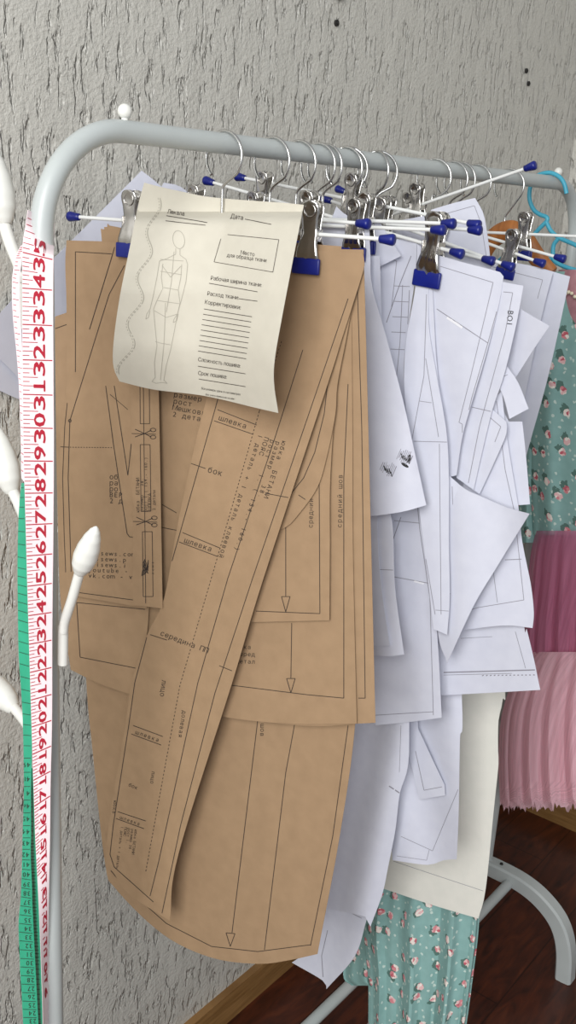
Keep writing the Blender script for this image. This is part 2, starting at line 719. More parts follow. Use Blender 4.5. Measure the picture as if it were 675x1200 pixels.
bend = 0.085
bm = bmesh.new()
path = [(0.0, 0, 0.16)] + [(0.0, 0, 0.16 + (ZR - bend - 0.16) * i / 10) for i in range(1, 10)]
path += arc(bend, ZR - bend, bend, 180, 90, 16)
path += [(bend + (XR - 2 * bend) * i / 12, 0, ZR) for i in range(1, 12)]
path += arc(XR - bend, ZR - bend, bend, 90, 0, 16)
path += [(XR, 0, 0.16 + (ZR - bend - 0.16) * (1 - i / 10)) for i in range(1, 11)]
tube(bm, path, RR, 20)
build('frame_tube', bm, M_enamel, rack)
for X in (0.0, XR):
    bm = bmesh.new()
    # arched foot of flat-sided tube, bent down to the floor at both ends
    half = [(0.0, 0.158), (-0.045, 0.158), (-0.080, 0.155), (-0.115, 0.144), (-0.148, 0.122), (-0.168, 0.094), (-0.180, 0.055), (-0.186, 0.0)]
    prof = half[::-1] + [(-y, z) for y, z in half[1:]]
    pp = catmull([(X, y, z) for y, z in prof], 6)
    rings = []
    sec = [(-0.015, -0.012), (-0.015, 0.012), (-0.011, 0.0155), (0.011, 0.0155), (0.015, 0.012), (0.015, -0.012), (0.011, -0.0155), (-0.011, -0.0155)]
    for q, p in enumerate(pp):
        tg = (pp[min(q + 1, len(pp) - 1)] - pp[max(q - 1, 0)]).normalized()
        nn = Vector((1, 0, 0)).cross(tg)
        rings.append([bm.verts.new(p + Vector((a, 0, 0)) + nn * b) for a, b in sec])
    for q in range(len(rings) - 1):
        for k in range(8):
            bm.faces.new((rings[q][k], rings[q][(k + 1) % 8], rings[q + 1][(k + 1) % 8], rings[q + 1][k]))
    bm.faces.new(rings[0]); bm.faces.new(rings[-1])
    build('foot', bm, M_enamel, rack)
    bm = bmesh.new()
    bmesh.ops.create_cone(bm, cap_ends=True, segments=14, radius1=0.0036, radius2=0.003, depth=0.003,
                          matrix=Matrix.Translation((X - 0.0, -0.030, 0.1745)))
    build('bolt', bm, M_dark, rack)
for Y in (0.022, -0.055):
    bm = bmesh.new()
    tube(bm, [(0.0, Y, 0.15), (XR, Y, 0.15)], 0.0095, 16)
    build('crossbar', bm, M_enamel, rack)
for X, r in ((0.088, 0.0062), (0.955, 0.0062)):
    bm = bmesh.new()
    ball(bm, (X, 0.0, ZR + RR + 0.0065), r)
    tube(bm, [(X, 0, ZR + RR - 0.002), (X, 0, ZR + RR + 0.004)], 0.003, 10)
    build('knob', bm, M_plastic, rack)


# white plastic side hooks on the left upright
def side_hook(bulb, stem, plate, X, br, screw=None):
    """bulb: two pixel ends of the oval head; stem: pixels; plate: pixels of the flat strap on the upright"""
    bm = bmesh.new()
    pts = [at(p[0], p[1], X=X) for p in stem]
    pts = catmull(pts, 8)
    d = (pts[0] - CAM).length / F * 1.0
    tube(bm, pts, [br * 0.42] * len(pts), 12)
    pl = [at(p[0], p[1], X=X + 0.002) for p in plate]
    tube(bm, pl, [br * 0.46] * len(pl), 10)
    h = build('side_hook', bm, M_plastic, rack)
    bm = bmesh.new()
    a = at(*bulb[0], X=X); b = at(*bulb[1], X=X)
    prof = [(0.0, 0.42), (0.06, 0.62), (0.2, 0.9), (0.36, 1.0), (0.55, 0.93), (0.75, 0.72), (0.9, 0.45), (0.97, 0.22), (1.0, 0.05)]
    pr = []
    rd = []
    for k in range(41):
        t = k / 40
        for i in range(len(prof) - 1):
            if prof[i][0] <= t <= prof[i + 1][0]:
                u = (t - prof[i][0]) / (prof[i + 1][0] - prof[i][0])
                u = u * u * (3 - 2 * u) * 0.4 + u * 0.6
                rd.append((prof[i][1] * (1 - u) + prof[i + 1][1] * u) * br)
                break
        pr.append(a.lerp(b, t))
    tube(bm, pr, rd, 18)
    build('bulb_tip', bm, M_plastic, h)
    if screw:
        bm = bmesh.new()
        c = at(*screw, X=X - br * 0.5)
        ball(bm, c, 0.0036, 0.6, 1, 1)
        tube(bm, [c + Vector((-0.0016, -0.002, 0.0016)), c + Vector((-0.0016, 0.002, -0.0016))], 0.0006, 6)
        build('screw', bm, M_steel, h)
    return h


side_hook(((6, 262), (-10, 170)), [(3, 256), (12, 285), (25, 318), (26, 330)], [(26, 318), (27, 384)], 0.006, 0.0125, (20.5, 313))
side_hook(((14, 578), (-5, 498)), [(12, 570), (22, 590), (31, 612)], [(31, 604), (32, 664)], 0.006, 0.0125, (29, 606))
side_hook(((17, 832), (-22, 782)), [(14, 826), (30, 846), (36, 858)], [(36, 850), (37, 900)], 0.006, 0.0125)
side_hook(((93, 672), (113, 617)), [(94, 668), (85, 700), (76, 728), (74, 740)], [(74, 734), (73.5, 778)], -0.004, 0.0105)

# ------------------------------------------------------------------ hangers
def rail_x(px, py=None):
    p = at(px, 178 if py is None else py, Y=0.0)
    # iterate so that the pixel sits just below the rail
    lo, hi = -0.2, 1.4
    for _ in range(40):
        md = (lo + hi) / 2
        q = M.transposed() @ (Vector((md, 0, ZR - 0.015)) - CAM)
        if CX + F * q.x / q.z < px: lo = md
        else: hi = md
    return (lo + hi) / 2


def clip_meshes(gap):
    res = []
    H = [(0.0275, 0.0020), (0.0268, 0.0050), (0.0248, 0.0074), (0.0215, 0.0086), (0.0180, 0.0085), (0.0130, 0.0074), (0.0060, 0.0070),
         (0.0, 0.0074), (-0.008, 0.0086), (-0.016, 0.0106), (-0.026, 0.0122)]

    def xo(z):
        if z > 0: return 0.0035 + 0.0032 * (z / 0.0275) ** 1.2
        t = min(1.0, -z / 0.026)
        return 0.0035 * (1 - t) + (gap + 0.0012) * t + 0.0024 * math.sin(PI * t)

    bm = bmesh.new()
    for sd in (-1, 1):
        gridf = []
        for z, wv in H:
            row = []
            for k in range(9):
                u = -1 + 2 * k / 8
                bulge = 0.0012 * (1 - u * u) - (0.0012 * math.exp(-((abs(u) - 0.35) / 0.16) ** 2) if z < -0.001 else 0)
                rr = math.hypot(u * wv, z - 0.019)
                bulge += -0.0026 * math.exp(-(rr / 0.0046) ** 2)
                row.append((sd * (xo(z) + bulge), u * wv, z))
            gridf.append(row)
        th = 0.0008
        fv = [[bm.verts.new((x, y, z)) for x, y, z in r] for r in gridf]
        bv = [[bm.verts.new((x - sd * th, y, z)) for x, y, z in r] for r in gridf]
        n, k = len(fv), 9
        for i in range(n - 1):
            for j in range(k - 1):
                bm.faces.new((fv[i][j], fv[i][j + 1], fv[i + 1][j + 1], fv[i + 1][j]))
                bm.faces.new((bv[i][j], bv[i + 1][j], bv[i + 1][j + 1], bv[i][j + 1]))
            for j in (0, k - 1):
                bm.faces.new((fv[i][j], fv[i + 1][j], bv[i + 1][j], bv[i][j]))
        for j in range(k - 1):
            for i in (0, n - 1):
                bm.faces.new((fv[i][j], fv[i][j + 1], bv[i][j + 1], bv[i][j]))
        # rim of the round thumb pad and side ears round the rod
        ring = [(sd * (xo(0.019) + 0.0004), 0.0052 * math.cos(a), 0.019 + 0.0052 * math.sin(a)) for a in [2 * PI * q / 24 for q in range(25)]]
        tube(bm, ring, 0.0006, 6, False)
        for q in (-1, 1):
            boxm(bm, (sd * 0.0028, q * 0.0074, -0.001), (0.006, 0.001, 0.010), 0.0004)
    # spring
    sp = [(0.003 * math.cos(a), -0.0055 + 0.011 * a / (10 * PI), 0.003 + 0.003 * math.sin(a)) for a in [q * PI / 6 for q in range(61)]]
    tube(bm, sp, 0.0006, 6)
    bmesh.ops.recalc_face_normals(bm, faces=bm.faces[:])
    me = bpy.data.meshes.new('clip')
    bm.to_mesh(me); bm.free()
    me.materials.append(M_steel)
    for p in me.polygons: p.use_smooth = True
    bm = bmesh.new()
    for sd in (-1, 1):
        boxm(bm, (sd * (gap + 0.0016), 0, -0.0265), (0.0032, 0.0262, 0.0135), 0.0013)
    me2 = bpy.data.meshes.new('grip_tip')
    bm.to_mesh(me2); bm.free()
    me2.materials.append(M_blue)
    for p in me2.polygons: p.use_smooth = True
    return me, me2


ME_clip, ME_tip = clip_meshes(0.0012)
ME_wide, ME_widetip = clip_meshes(0.0052)


def cap_mesh():
    bm = bmesh.new()
    prof = [(0.0, 0.0028), (0.0006, 0.0036), (0.004, 0.0040), (0.010, 0.0050), (0.0128, 0.0053), (0.0142, 0.0047), (0.0150, 0.0030), (0.0151, 0.0003)]
    tube(bm, [(0, x, 0) for x, r in prof], [r for x, r in prof], 16)
    bmesh.ops.recalc_face_normals(bm, faces=bm.faces[:])
    me = bpy.data.meshes.new('end_cap')
    bm.to_mesh(me); bm.free()
    me.materials.append(M_blue)
    for p in me.polygons: p.use_smooth = True
    return me


ME_cap = cap_mesh()
HX = {}


def place(name, me, parent, mw):
    o = bpy.data.objects.new(name, me)
    COL.objects.link(o)
    o.parent = parent
    chain = Matrix.Identity(4)
    p = parent
    ms = []
    while p is not None:
        ms.append(p.matrix_parent_inverse @ p.matrix_basis if p.parent else p.matrix_basis.copy())
        p = p.parent
    for q in reversed(ms): chain = chain @ q
    o.matrix_parent_inverse = chain.inverted()
    o.matrix_basis = mw
    return o


def hanger(key, stem, Lp, Rp, clips, label, yaw=0.0, dXl=0.0, dXr=0.0, hookR=0.0225, X=None, wide=False):
    X = rail_x(stem) if X is None else X
    HX[key] = X
    a = at(Lp[0], Lp[1], X=X + dXl)
    b = at(Rp[0], Rp[1], X=X + dXr)
    if a.y > YW - 0.016:
        a = b.lerp(a, (YW - 0.016 - b.y) / (a.y - b.y))
    u = (b - a).normalized()
    root = empty('clip_hanger', (X, 0, ZR), label, 'hanger', 'metal clip hangers on the rail')
    # where the stem meets the rod
    t = (0.0 - a.y) / (b.y - a.y)
    base = a.lerp(b, min(max(t, 0.05), 0.95))
    # hook
    cz = ZR + RR + 0.0016 - hookR
    cy, sy = math.cos(math.radians(yaw)), math.sin(math.radians(yaw))
    pts = [(0, 0, base.z)]
    zz = cz - hookR * 1.45
    loc = []
    if base.z < zz - 0.004:
        loc += [(0.0, base.z), (0.0, zz - 0.002)]
    else:
        loc += [(0.0, base.z)]
        zz = max(zz, base.z + 0.004)
    loc += [(0.0008, max(zz + 0.003, cz - hookR * 1.2)), (0.0065, cz - hookR * 0.95)]
    for k in range(0, 25):
        an = math.radians(-42 + (228 + 42) * k / 24)
        loc.append((hookR * math.cos(an), cz + hookR * math.sin(an)))
    p3 = []
    zmin = base.z
    for q, z in loc:
        s_ = max(0.0, min(1.0, (z - base.z) / 0.03))
        p3.append((X * s_ + base.x * (1 - s_) + q * sy, -q * cy, z))
    bm = bmesh.new()
    tube(bm, catmull(p3, 4), 0.00155, 10)
    build('hook', bm, M_wire, root)
    bm = bmesh.new()
    tube(bm, [a, b], 0.0019, 12)
    build('rod', bm, M_rod, root)
    for end, d in ((a, -u), (b, u)):
        yv = d
        zv = Vector((0, 0, 1))
        zv = (zv - yv * zv.dot(yv)).normalized()
        xv = yv.cross(zv)
        mw = Matrix((xv, yv, zv)).transposed().to_4x4()
        mw.translation = end - d * 0.006
        place('end_cap', ME_cap, root, mw)
    for cp in clips:
        if not isinstance(cp, tuple): cp = (cp, 1.0, 0.0)
        px = cp[0]
        # point of the rod at that pixel column
        lo, hi = 0.0, 1.0
        for _ in range(30):
            md = (lo + hi) / 2
            q = M.transposed() @ (a.lerp(b, md) - CAM)
            if CX + F * q.x / q.z < px: lo = md
            else: hi = md
        c = a.lerp(b, (lo + hi) / 2)
        yv = -u
        zv = Vector((0, 0, 1))
        if cp[2]:
            yv = (yv + Vector((0, 0, cp[2]))).normalized()
        else:
            yv = Vector((yv.x, yv.y, yv.z * 0.4)).normalized()
        zv = (zv - yv * zv.dot(yv)).normalized()
        xv = yv.cross(zv)
        mw = Matrix((xv, yv, zv)).transposed().to_4x4() @ Matrix.Scale(cp[1], 4)
        mw.translation = c
        k = place('clip', ME_wide if wide else ME_clip, root, mw)
        place('grip_tip', ME_widetip if wide else ME_tip, k, mw)
    return root


hanger('h1', 262, (88, 254), (452, 280.5), [(155, 1.08, 0), (365, 1.08, 0)], 'front clip hanger nearest the camera, gripping the brown paper pieces', dXl=-0.032, dXr=0.032, wide=True)
hanger('h2', 318, (172, 243), (424, 262), [229, 361], 'clip hanger second from the front, hook just right of the cream page hole')
hanger('h3', 349, (205, 258), (512, 269.5), [(240, 1, 0), 416], 'clip hanger third from the front, its rod end low beside the big clip')
hanger('h4', 372, (235, 252), (524, 262), [299, 428], 'clip hanger fourth from the front with bright white rod crossing the white sheets')
hanger('h5', 380, (246, 213), (534, 296), [308, (508, 1.22, 0)], 'tilted clip hanger whose large clip grips the wide white sheet')
hanger('h6', 404, (288, 252), (555, 269.5), [446], 'clip hanger with level rod, lower of two cap pairs beside the highest white sheet', yaw=0)
hanger('h7', 406, (283, 208), (554, 262.5), [(412, 1, 0)], 'clip hanger with its blue cap high behind the cream page', yaw=30)
hanger('h8', 440, (330, 243), (571, 304.5), [512], 'clip hanger whose rod runs behind the big clip, thin hook mid rail', yaw=-18)
hanger('h9', 442, (384, 234), (594, 311), [(451, 1, 0)], 'clip hanger with rod sloping down to the right past the large clip', yaw=40)
hanger('h10', 508, (432, 261), (620, 196), [(489, 1, 0)], 'clip hanger tipped up, its rod rising steeply to the right above the rail', yaw=8)
hanger('h11', 529, (400, 223), (631, 307), [477, (598, 1.0, 0)], 'clip hanger gripping the rearmost white sheets with dark blue tips')
hanger('h12', 538, (430, 238), (655, 302), [490], 'clip hanger with long thin rod slanting down toward the floral dress')
hanger('h13', 557, (446, 267), (690, 277.5), [(614, 1.0, 0)], 'clip hanger with level white rod running out past the right edge')

X1 = HX['h1']; X2 = HX['h2']; X3 = HX['h3']; X4 = HX['h4']; X5 = HX['h5']; X6 = HX['h6']; X7 = HX['h7']; X8 = HX['h8']
X9 = HX['h9']; X10 = HX['h10']; X11 = HX['h11']; X12 = HX['h12']; X13 = HX['h13']

# wooden hanger
XW = rail_x(596)
root = empty('wooden_hanger', (XW, 0, ZR), 'amber wooden coat hanger between the far white sheets and the turquoise hanger', 'hanger')
bm = bmesh.new()
hr = 0.0225
cz = ZR + RR + 0.0016 - hr
zb = at(596, 262, X=XW).z
p3 = [(XW, 0, zb), (XW, 0, cz - hr * 1.8), (XW, -0.004, cz - hr * 1.5), (XW, -0.012, cz - hr)]
for k in range(25):
    an = math.radians(-40 + 260 * k / 24)
    p3.append((XW, -hr * math.cos(an), cz + hr * math.sin(an)))
tube(bm, catmull(p3, 4), 0.0016, 10)
build('hook', bm, M_wire, root)
bm = bmesh.new()
top = [(560, 300), (566, 288), (574, 274), (584, 265), (596, 261), (606, 264), (616, 273), (626, 287), (636, 300), (646, 311)]
arm = catmull([at(p[0], p[1] + 10, X=XW + 0.0) for p in top], 5)
for k, p in enumerate(arm): pass
n = len(arm)
tube(bm, arm, [0.0155 - 0.004 * abs(2 * k / (n - 1) - 1) for k in range(n)], 14)
for v in bm.verts: v.co.x = XW + (v.co.x - XW) * 0.55
build('hanger_arms', bm, M_wood, root)

# turquoise child hanger
XT = rail_x(643)
root = empty('plastic_hanger', (XT, 0, ZR), 'turquoise plastic child hanger at the far end of the rail', 'hanger')
bm = bmesh.new()
pl = [(640, 262), (641, 255), (632, 251), (625, 245), (620.5, 233), (621.5, 219), (626, 209), (634, 204), (645, 202.5), (655, 207), (661, 215), (664, 227)]
tube(bm, catmull([at(p[0], p[1], X=XT) for p in pl], 6), 0.0032, 10)
build('hook', bm, M_teal, root)
bm = bmesh.new()
for pl in ([(640, 260), (632, 268), (622, 278), (604, 290), (584, 306)], [(640, 260), (646, 271), (656, 279), (672, 286), (700, 300), (730, 318)],
           [(655, 279), (649, 287), (648, 298), (650, 306), (666, 314), (700, 322), (730, 320)],
           [(630, 300), (636, 304), (644, 304), (649, 300)]):
    tube(bm, catmull([at(p[0], p[1], X=XT) for p in pl], 6), 0.0033, 10)
build('hanger_arms', bm, M_teal, root)

# ------------------------------------------------------------------ cream page
def page_surf(x, y):
    # held at the hook hole, rolling forward of the clips and curling at the bottom right
    t = (y - 248) / 235.0
    q = max(0.0, min(1.0, (y - 246) / 13.0))
    r = 0.006 - 0.018 * q * q * (3 - 2 * q) - 0.026 * max(0.0, min(1, (y - 250) / 90.0)) ** 0.9
    r += 0.032 * min(0.0, (x - 262) / 180.0)
    u = (x - 262 + t * 30) / 100.0
    if u < 0: r += -0.020 * min(1.6, -u) ** 1.3
    else: r += -0.006 * u - 0.030 * u * max(0.0, min(1.0, t)) ** 0.7
    r += 0.014 * max(0, u - 0.6) ** 2 * max(0.0, t)
    r += 0.016 * max(0.0, t - 0.66) ** 1.5 * 7
    return r


pg = Sheet('order_form_page', [(169, 214), (190, 219.5), (213, 224.5), (240, 230), (273, 233.5), (330, 237.5), (356, 240),
                               (346, 290), (331, 368), (322, 420), (321, 450), (326, 484), (300, 478), (240, 464), (180, 456.5), (140, 447),
                               (133, 430), (133, 402), (140, 350), (152, 290), (162, 240)], X1 - 0.002, page_surf, M_page, [M_ink, M_softink], g=7, th=0.0003)
pg.text('Лекала', 196, 250, 7.0, 9, 0, sx=0.86)
pg.text('Дата', 270, 256, 7.5, 8, 0, sx=0.86)
pg.line([(287, 257), (318, 263)], 0.7)
pg.line([(195, 253), (243, 261)], 0.7)
pg.line([(194, 259), (241, 264)], 0.7)
pg.line([(267, 275), (327, 281), (320, 319), (251, 307), (259, 280)], 0.6)
pg.text('Место', 282, 298, 6.5, 9, 0, sx=0.86)
pg.text('для образца ткани', 266, 301, 6.2, 8, 0, sx=0.86)
pg.text('Рабочая ширина ткани:', 247, 328, 6.6, 8, 0, sx=0.86)
pg.line([(245, 332), (302, 342)], 0.7)
pg.text('Расход ткани:', 243, 346, 6.6, 8, 0, sx=0.86)
pg.line([(280, 350), (302, 353)], 0.7)
pg.text('Корректировки:', 240, 356, 6.8, 9, 0, sx=0.86)
for k in range(9):
    x = 239 - 0.85 * k
    y = 362 + 6.15 * k
    pg.line([(x, y), (x + 56.5, y + 9.2)], 0.7)
pg.text('Сложность пошива:', 232, 423, 6.4, 9, 0, sx=0.86)
pg.line([(232, 429), (288, 438)], 0.7)
pg.text('Срок пошива:', 232, 439, 6.4, 8, 0, sx=0.86)
pg.line([(233, 444), (288, 453)], 0.7)
pg.text('Все размеры даны в сантиметрах', 236, 456, 3.4, 9, 0, sx=0.86)
pg.text('без учета припусков на швы', 241, 463, 3.0, 9, 0, sx=0.86)
pg.line([(238, 467), (276, 472)], 0.4)
# croquis
S2 = dict(wd=0.6, ink=2)
import functools
hx, hy = 209.5, 281
pg.line([(hx + 7 * math.sin(a), hy - 10.5 * math.cos(a) + 1.5 * math.sin(a)) for a in [2 * PI * k / 20 for k in range(21)]], **S2)
for pl in ([(206, 291), (206, 298), (196, 303), (187, 306), (184, 325), (180, 345), (176, 362), (172, 368)],
           [(211, 292), (211, 299), (218, 304), (220, 310), (218, 330), (213, 350), (208, 368), (204, 374)],
           [(191, 309), (189, 325), (191, 338), (184, 352), (180, 362), (182, 385), (184, 405), (181, 425), (182, 442)],
           [(213, 310), (212, 325), (209, 340), (211, 355), (208, 368), (204, 390), (200, 410), (195, 428), (192, 446)],
           [(194, 355), (193, 385), (192, 405), (190, 425), (188, 445)],
           [(204, 295), (201, 330), (195, 366)],
           [(188, 318), (213, 322)], [(192, 337), (209, 340)], [(184, 352), (211, 356)], [(181, 364), (195, 372), (208, 368)],
           [(188, 304), (215, 306)], [(190, 311), (200, 325), (212, 312)], [(182, 442), (178, 447), (183, 449), (190, 448), (196, 449), (192, 445)],
           [(182, 400), (188, 402), (200, 404)], [(172, 368), (171, 374), (174, 372), (176, 364)], [(204, 374), (203, 378), (207, 376), (209, 368)]):
    pg.line(pl, **S2)
# wavy inch border
wv = []
for k in range(60):
    y = 232 + k * 3.5
    wv.append((190 - (y - 232) * 0.20 - 4 + 7.5 * math.sin((y - 232) / 54 * 2 * PI + 0.3) * (0.65 + 0.3 * (k / 60)), y))
pg.line(wv, wd=0.9, ink=2, dash=(2.6, 1))
pg.line([(p[0] - 2.2, p[1]) for p in wv], wd=0.7, ink=2, dash=(1.6, 1))
pg.done('cream printed order form hung on the front hanger hook, with body sketch and blank lines', 'page')

# ------------------------------------------------------------------ kraft pieces
KG = 'kraft paper pattern pieces on the front hanger'
KI = [M_ink]


def kraft(name, ol, k, surf=None, **kw):
    f = surf or (lambda x, y: 0.0)

    def lean(x, y):
        return f(x, y) + 0.032 * (x - 262) / 180.0 + 0.0007 * k * min(1.0, max(0.0, (y - 330) / 200.0))
    return Sheet(name, ol, X1 - 0.0036 + 0.0007 * k, lean, M_kraft, KI, **kw)


def fan(ty, *ws):
    return waves(*ws, ty=ty, y0=300)


# narrow strip with scissors
b2 = kraft('belt_loop_strip', [(150, 296), (181, 296), (184, 380), (186, 458), (190.5, 713), (156, 709), (155.5, 600), (153, 455)], 0,
           lambda x, y: -0.0045 * max(0, (y - 330) / 380))
for x0, x1, y0, y1, d in ((164, 175, 440, 496.5, 0.5), (164.5, 176, 521, 599, 1), (167, 178.5, 623, 699, 1)):
    b2.line([(x0, y0), (x1, y0), (x1 + d, y1), (x0 + d, y1), (x0, y0)], 0.7)
b2.line([(168, 440), (171, 712)], 0.7)
for y, x in ((508, 169.5), (611, 171)):
    b2.line([(x - 15, y), (x + 18, y + 1)], 0.7)
    b2.line([(x - 11, y - 5), (x, y), (x + 8, y + 4)], 0.9)
    b2.line([(x - 11, y + 4), (x, y), (x + 8, y - 4)], 0.9)
    for sg in (-1, 1):
        b2.line([(x + 10 + 3.4 * math.cos(a), y + sg * 4.2 + 2.1 * math.sin(a)) for a in [2 * PI * k / 12 for k in range(13)]], 0.8)
b2.text('юбка  БЕТАНИ', 163.5, 600, 5.4, -90, 0.62)
b2.text('размер   38.', 168.2, 600, 5.4, -90, 0.62)
b2.text('рост 1.( 154.- 160.)', 172.6, 600, 5.2, -90, 0.62)
b2.text('ШЛЕВКА', 177.4, 598, 5.4, -90, 0.62)
b2.text('2 детали', 182.3, 598, 5.0, -90, 0.6)
for k in range(5):
    b2.line([(166 + k * 1.1, 675 - 0.5 * k), (170 + k, 655 + 2 * k), (167 + k * 1.5, 662 + k * 2), (174, 672 - k * 4), (168 + k, 668)], 0.7)
b2.text('sews', 180.5, 674, 4.6, -90, 0.9)
b2.done('narrow brown paper strip printed with two scissor marks, left of the long belt strip', 'pattern piece', KG)

# long belt piece
def belt_surf(x, y):
    t = max(0.0, (y - 320) / 760.0)
    r = -0.010 * t
    # distance right of the left edge, curls slightly off the sheets below
    c = (x - (300 - (y - 320) * 0.25)) / 110.0
    return r - 0.007 * t * max(0.0, c) ** 2 + 0.002 * math.sin(y / 120.0)


b1 = kraft('waistband_piece', [(300, 291), (424, 296), (427, 311), (414, 355), (400, 399), (384, 450), (308, 680), (272, 800), (209, 1001), (199, 1079), (151, 1048), (133, 1022), (125, 1001),
                               (130, 950), (147, 850), (154, 800), (172, 745), (192, 702), (207, 621), (222, 550), (240, 475), (262, 400), (285, 325)], 2, belt_surf)
b1.line([(285, 360), (252, 480), (199, 667), (176, 732), (158, 800), (151, 850), (133, 966), (129, 1001), (134, 1016), (180, 1057)], 0.8)
b1.line([(330, 400), (304, 482), (257, 646), (211, 803), (171, 1021)], 0.8, dash=(2.2, 1))
b1.line([(355, 410), (322, 514), (267, 678), (232, 800), (186, 1010), (176, 1050)], 0.8)
b1.line([(408, 350), (374, 450), (296, 678), (252, 812), (212, 966), (190, 1070)], 0.8)
for a, b, c, d in (((255, 480), (301, 498), (251, 493), (297, 509)), ((214, 624), (257.5, 642), (210, 635), (255, 652)),
                   ((156, 850), (191, 863), (154, 860), (189, 873)), ((138, 951), (171, 962), (136, 959), (169, 971))):
    b1.line([a, b], 0.8); b1.line([c, d], 0.8)
b1.text('шлевка', 256, 492, 8.6, 18, 0.66)
b1.text('шлевка', 215.5, 635.5, 8.6, 19, 0.66)
b1.text('шлевка', 158, 859.5, 6.4, 20, 0.78)
b1.text('шлевка', 140, 959, 5.4, 20, 0.78)
b1.line([(224, 543), (241, 549)], 0.8)
b1.text('бок', 242.5, 553, 9.4, 16, 0.66)
A = 108
b1.text('юбка  БЕТАНИ', 331, 516, 7.5, A, 0.79)
b1.text('размер   38.', 324, 516, 7.5, A, 0.79)
b1.text('рост   1. ( 154.- 160.)', 317.5, 514, 7.5, A, 0.80)
b1.text('ПОЯС', 310.5, 511, 7.5, A, 0.79)
b1.text('1 деталь + 1 деталь клеевой', 303.5, 508, 7.5, A, 0.755)
b1.line([(171, 742), (196, 750)], 0.8)
b1.text('середина ПП', 187, 744, 8.6, 21, 0.64)
b1.line([(257, 780), (277, 788)], 0.8)
b1.line([(311, 578), (338, 583)], 0.8)
b1.text('лицо', 190, 796, 8.2, 97, 0.62)
b1.text('долевая', 214, 832, 7.0, 99, 0.66)
b1.text('лицо', 178, 903, 6.2, 97, 0.62)
b1.text('бок', 150, 921, 6.0, 22, 0.66)
for k, tx in enumerate(('юбка БЕТАНИ', 'размер 38.', 'рост 1.', 'ПОЯС', '1 деталь + 1 деталь')):
    b1.text(tx, 158 - 4.0 * k, 972 - k, 4.3, 97, 0.62)
b1.text('юбка', 133.5, 938, 5.5, 97, 0.7)
b1.done('long diagonal brown paper waistband strip with printed lines, reaching lowest left of the stack', 'pattern piece', KG)

# left front piece
b3 = kraft('pocket_piece', [(78, 281.5), (140, 285), (165, 300), (172, 500), (172, 713), (81, 697), (73, 640), (70.5, 560), (71.5, 495), (77, 470), (78, 365), (76.5, 310)], 3,
           lambda x, y: -0.006 * max(0, (y - 330) / 380))
b3.line([(131, 297.5), (88.5, 295), (88.5, 436)], 0.8)
b3.line([(139, 274), (130, 305), (105, 386)], 0.9)
b3.line([(146, 311), (128, 345), (82, 493), (80, 560), (83.5, 670)], 0.8)
b3.line([(79, 472), (76, 500), (73.5, 560), (75.5, 632), (78, 690)], 0.7)
b3.line([(82 + 1.6 * math.cos(a), 493 + 1.6 * math.sin(a)) for a in [PI * k / 5 for k in range(11)]], 0.9)
b3.line([(71, 523.5), (81, 524)], 0.8)
b3.line([(82, 524), (133, 524.5)], 0.8, dash=(1.6, 1))
b3.line([(124, 452), (133, 520), (149, 625), (152, 629), (160, 630)], 0.8)
b3.line([(134, 452), (150, 557), (154, 520)], 0.8)
b3.line([(129, 462), (150, 480)], 0.6)
for k, tx in enumerate(('об', 'ра', 'ро', 'BEP', '2 д')):
    b3.text(tx, 128, 561.5 + 7 * k, 8.4, 2, 0.64)
for k, tx in enumerate(('vikisews.com', 'vikisews.p', 'vikisews.i', 'youtube - vi', 'vk.com - vi')):
    b3.text(tx, 96 + (0, 0, 0, 7, 7)[k] , 650 + 6.7 * k, 8.0, 2, 0.66)
b3.line([(90, 694), (156, 703)], 0.8)
b3.done('brown paper piece left in the stack, printed with web addresses and a dotted line', 'pattern piece', KG)

# curved yoke piece
b7 = kraft('curved_yoke_piece', [(330, 300), (421, 309), (407, 390), (395.5, 450), (393, 485), (383, 535), (372, 571), (352, 600), (333, 619), (300, 626), (290, 500)], 4,
           lambda x, y: -0.004 * max(0, (y - 330) / 300))
b7.line([(410, 320), (396, 390), (384, 450), (380, 485), (369, 530), (356, 560), (336, 585), (320, 598)], 0.8)
b7.line([(350, 580), (362, 588)], 0.8)
b7.done('curved brown paper yoke piece peeking out right of the long belt strip', 'pattern piece', KG)

b8 = kraft('back_panel_piece', [(250, 300), (404, 305), (394, 455), (387, 560), (386.5, 640), (386, 727), (300, 729), (250, 731)], 5,
           lambda x, y: -0.004 * max(0, (y - 330) / 400))
b8.line([(374, 540), (375, 719), (300, 716)], 0.8)
b8.line([(335, 610), (335, 699)], 0.8)
b8.line([(330, 699), (340, 699), (335, 717), (330, 699)], 0.8)
b8.line([(352, 520), (360, 590), (361, 700)], 0.01)
b8.text('средний', 366.5, 619, 7.6, -89, 0.66)
b8.done('brown paper panel in the middle with a grain arrow, ending highest of the stack', 'pattern piece', KG)

b4 = kraft('hip_piece', [(64.5, 371), (120, 352), (172, 420), (175, 700), (160, 816), (151, 813), (116, 801), (83, 785), (76, 740), (70, 690), (66.5, 560), (63.5, 430)], 6,
           lambda x, y: -0.004 * max(0, (y - 330) / 400))
b4.line([(65, 385), (79, 380)], 0.8)
b4.line([(170, 714), (90, 706), (94, 770), (165, 784)], 0.8)
b4.line([(80, 705), (82, 778), (150, 802)], 0.01)
b4.done('brown paper piece with slanted lower hem beneath the web address piece', 'pattern piece', KG)

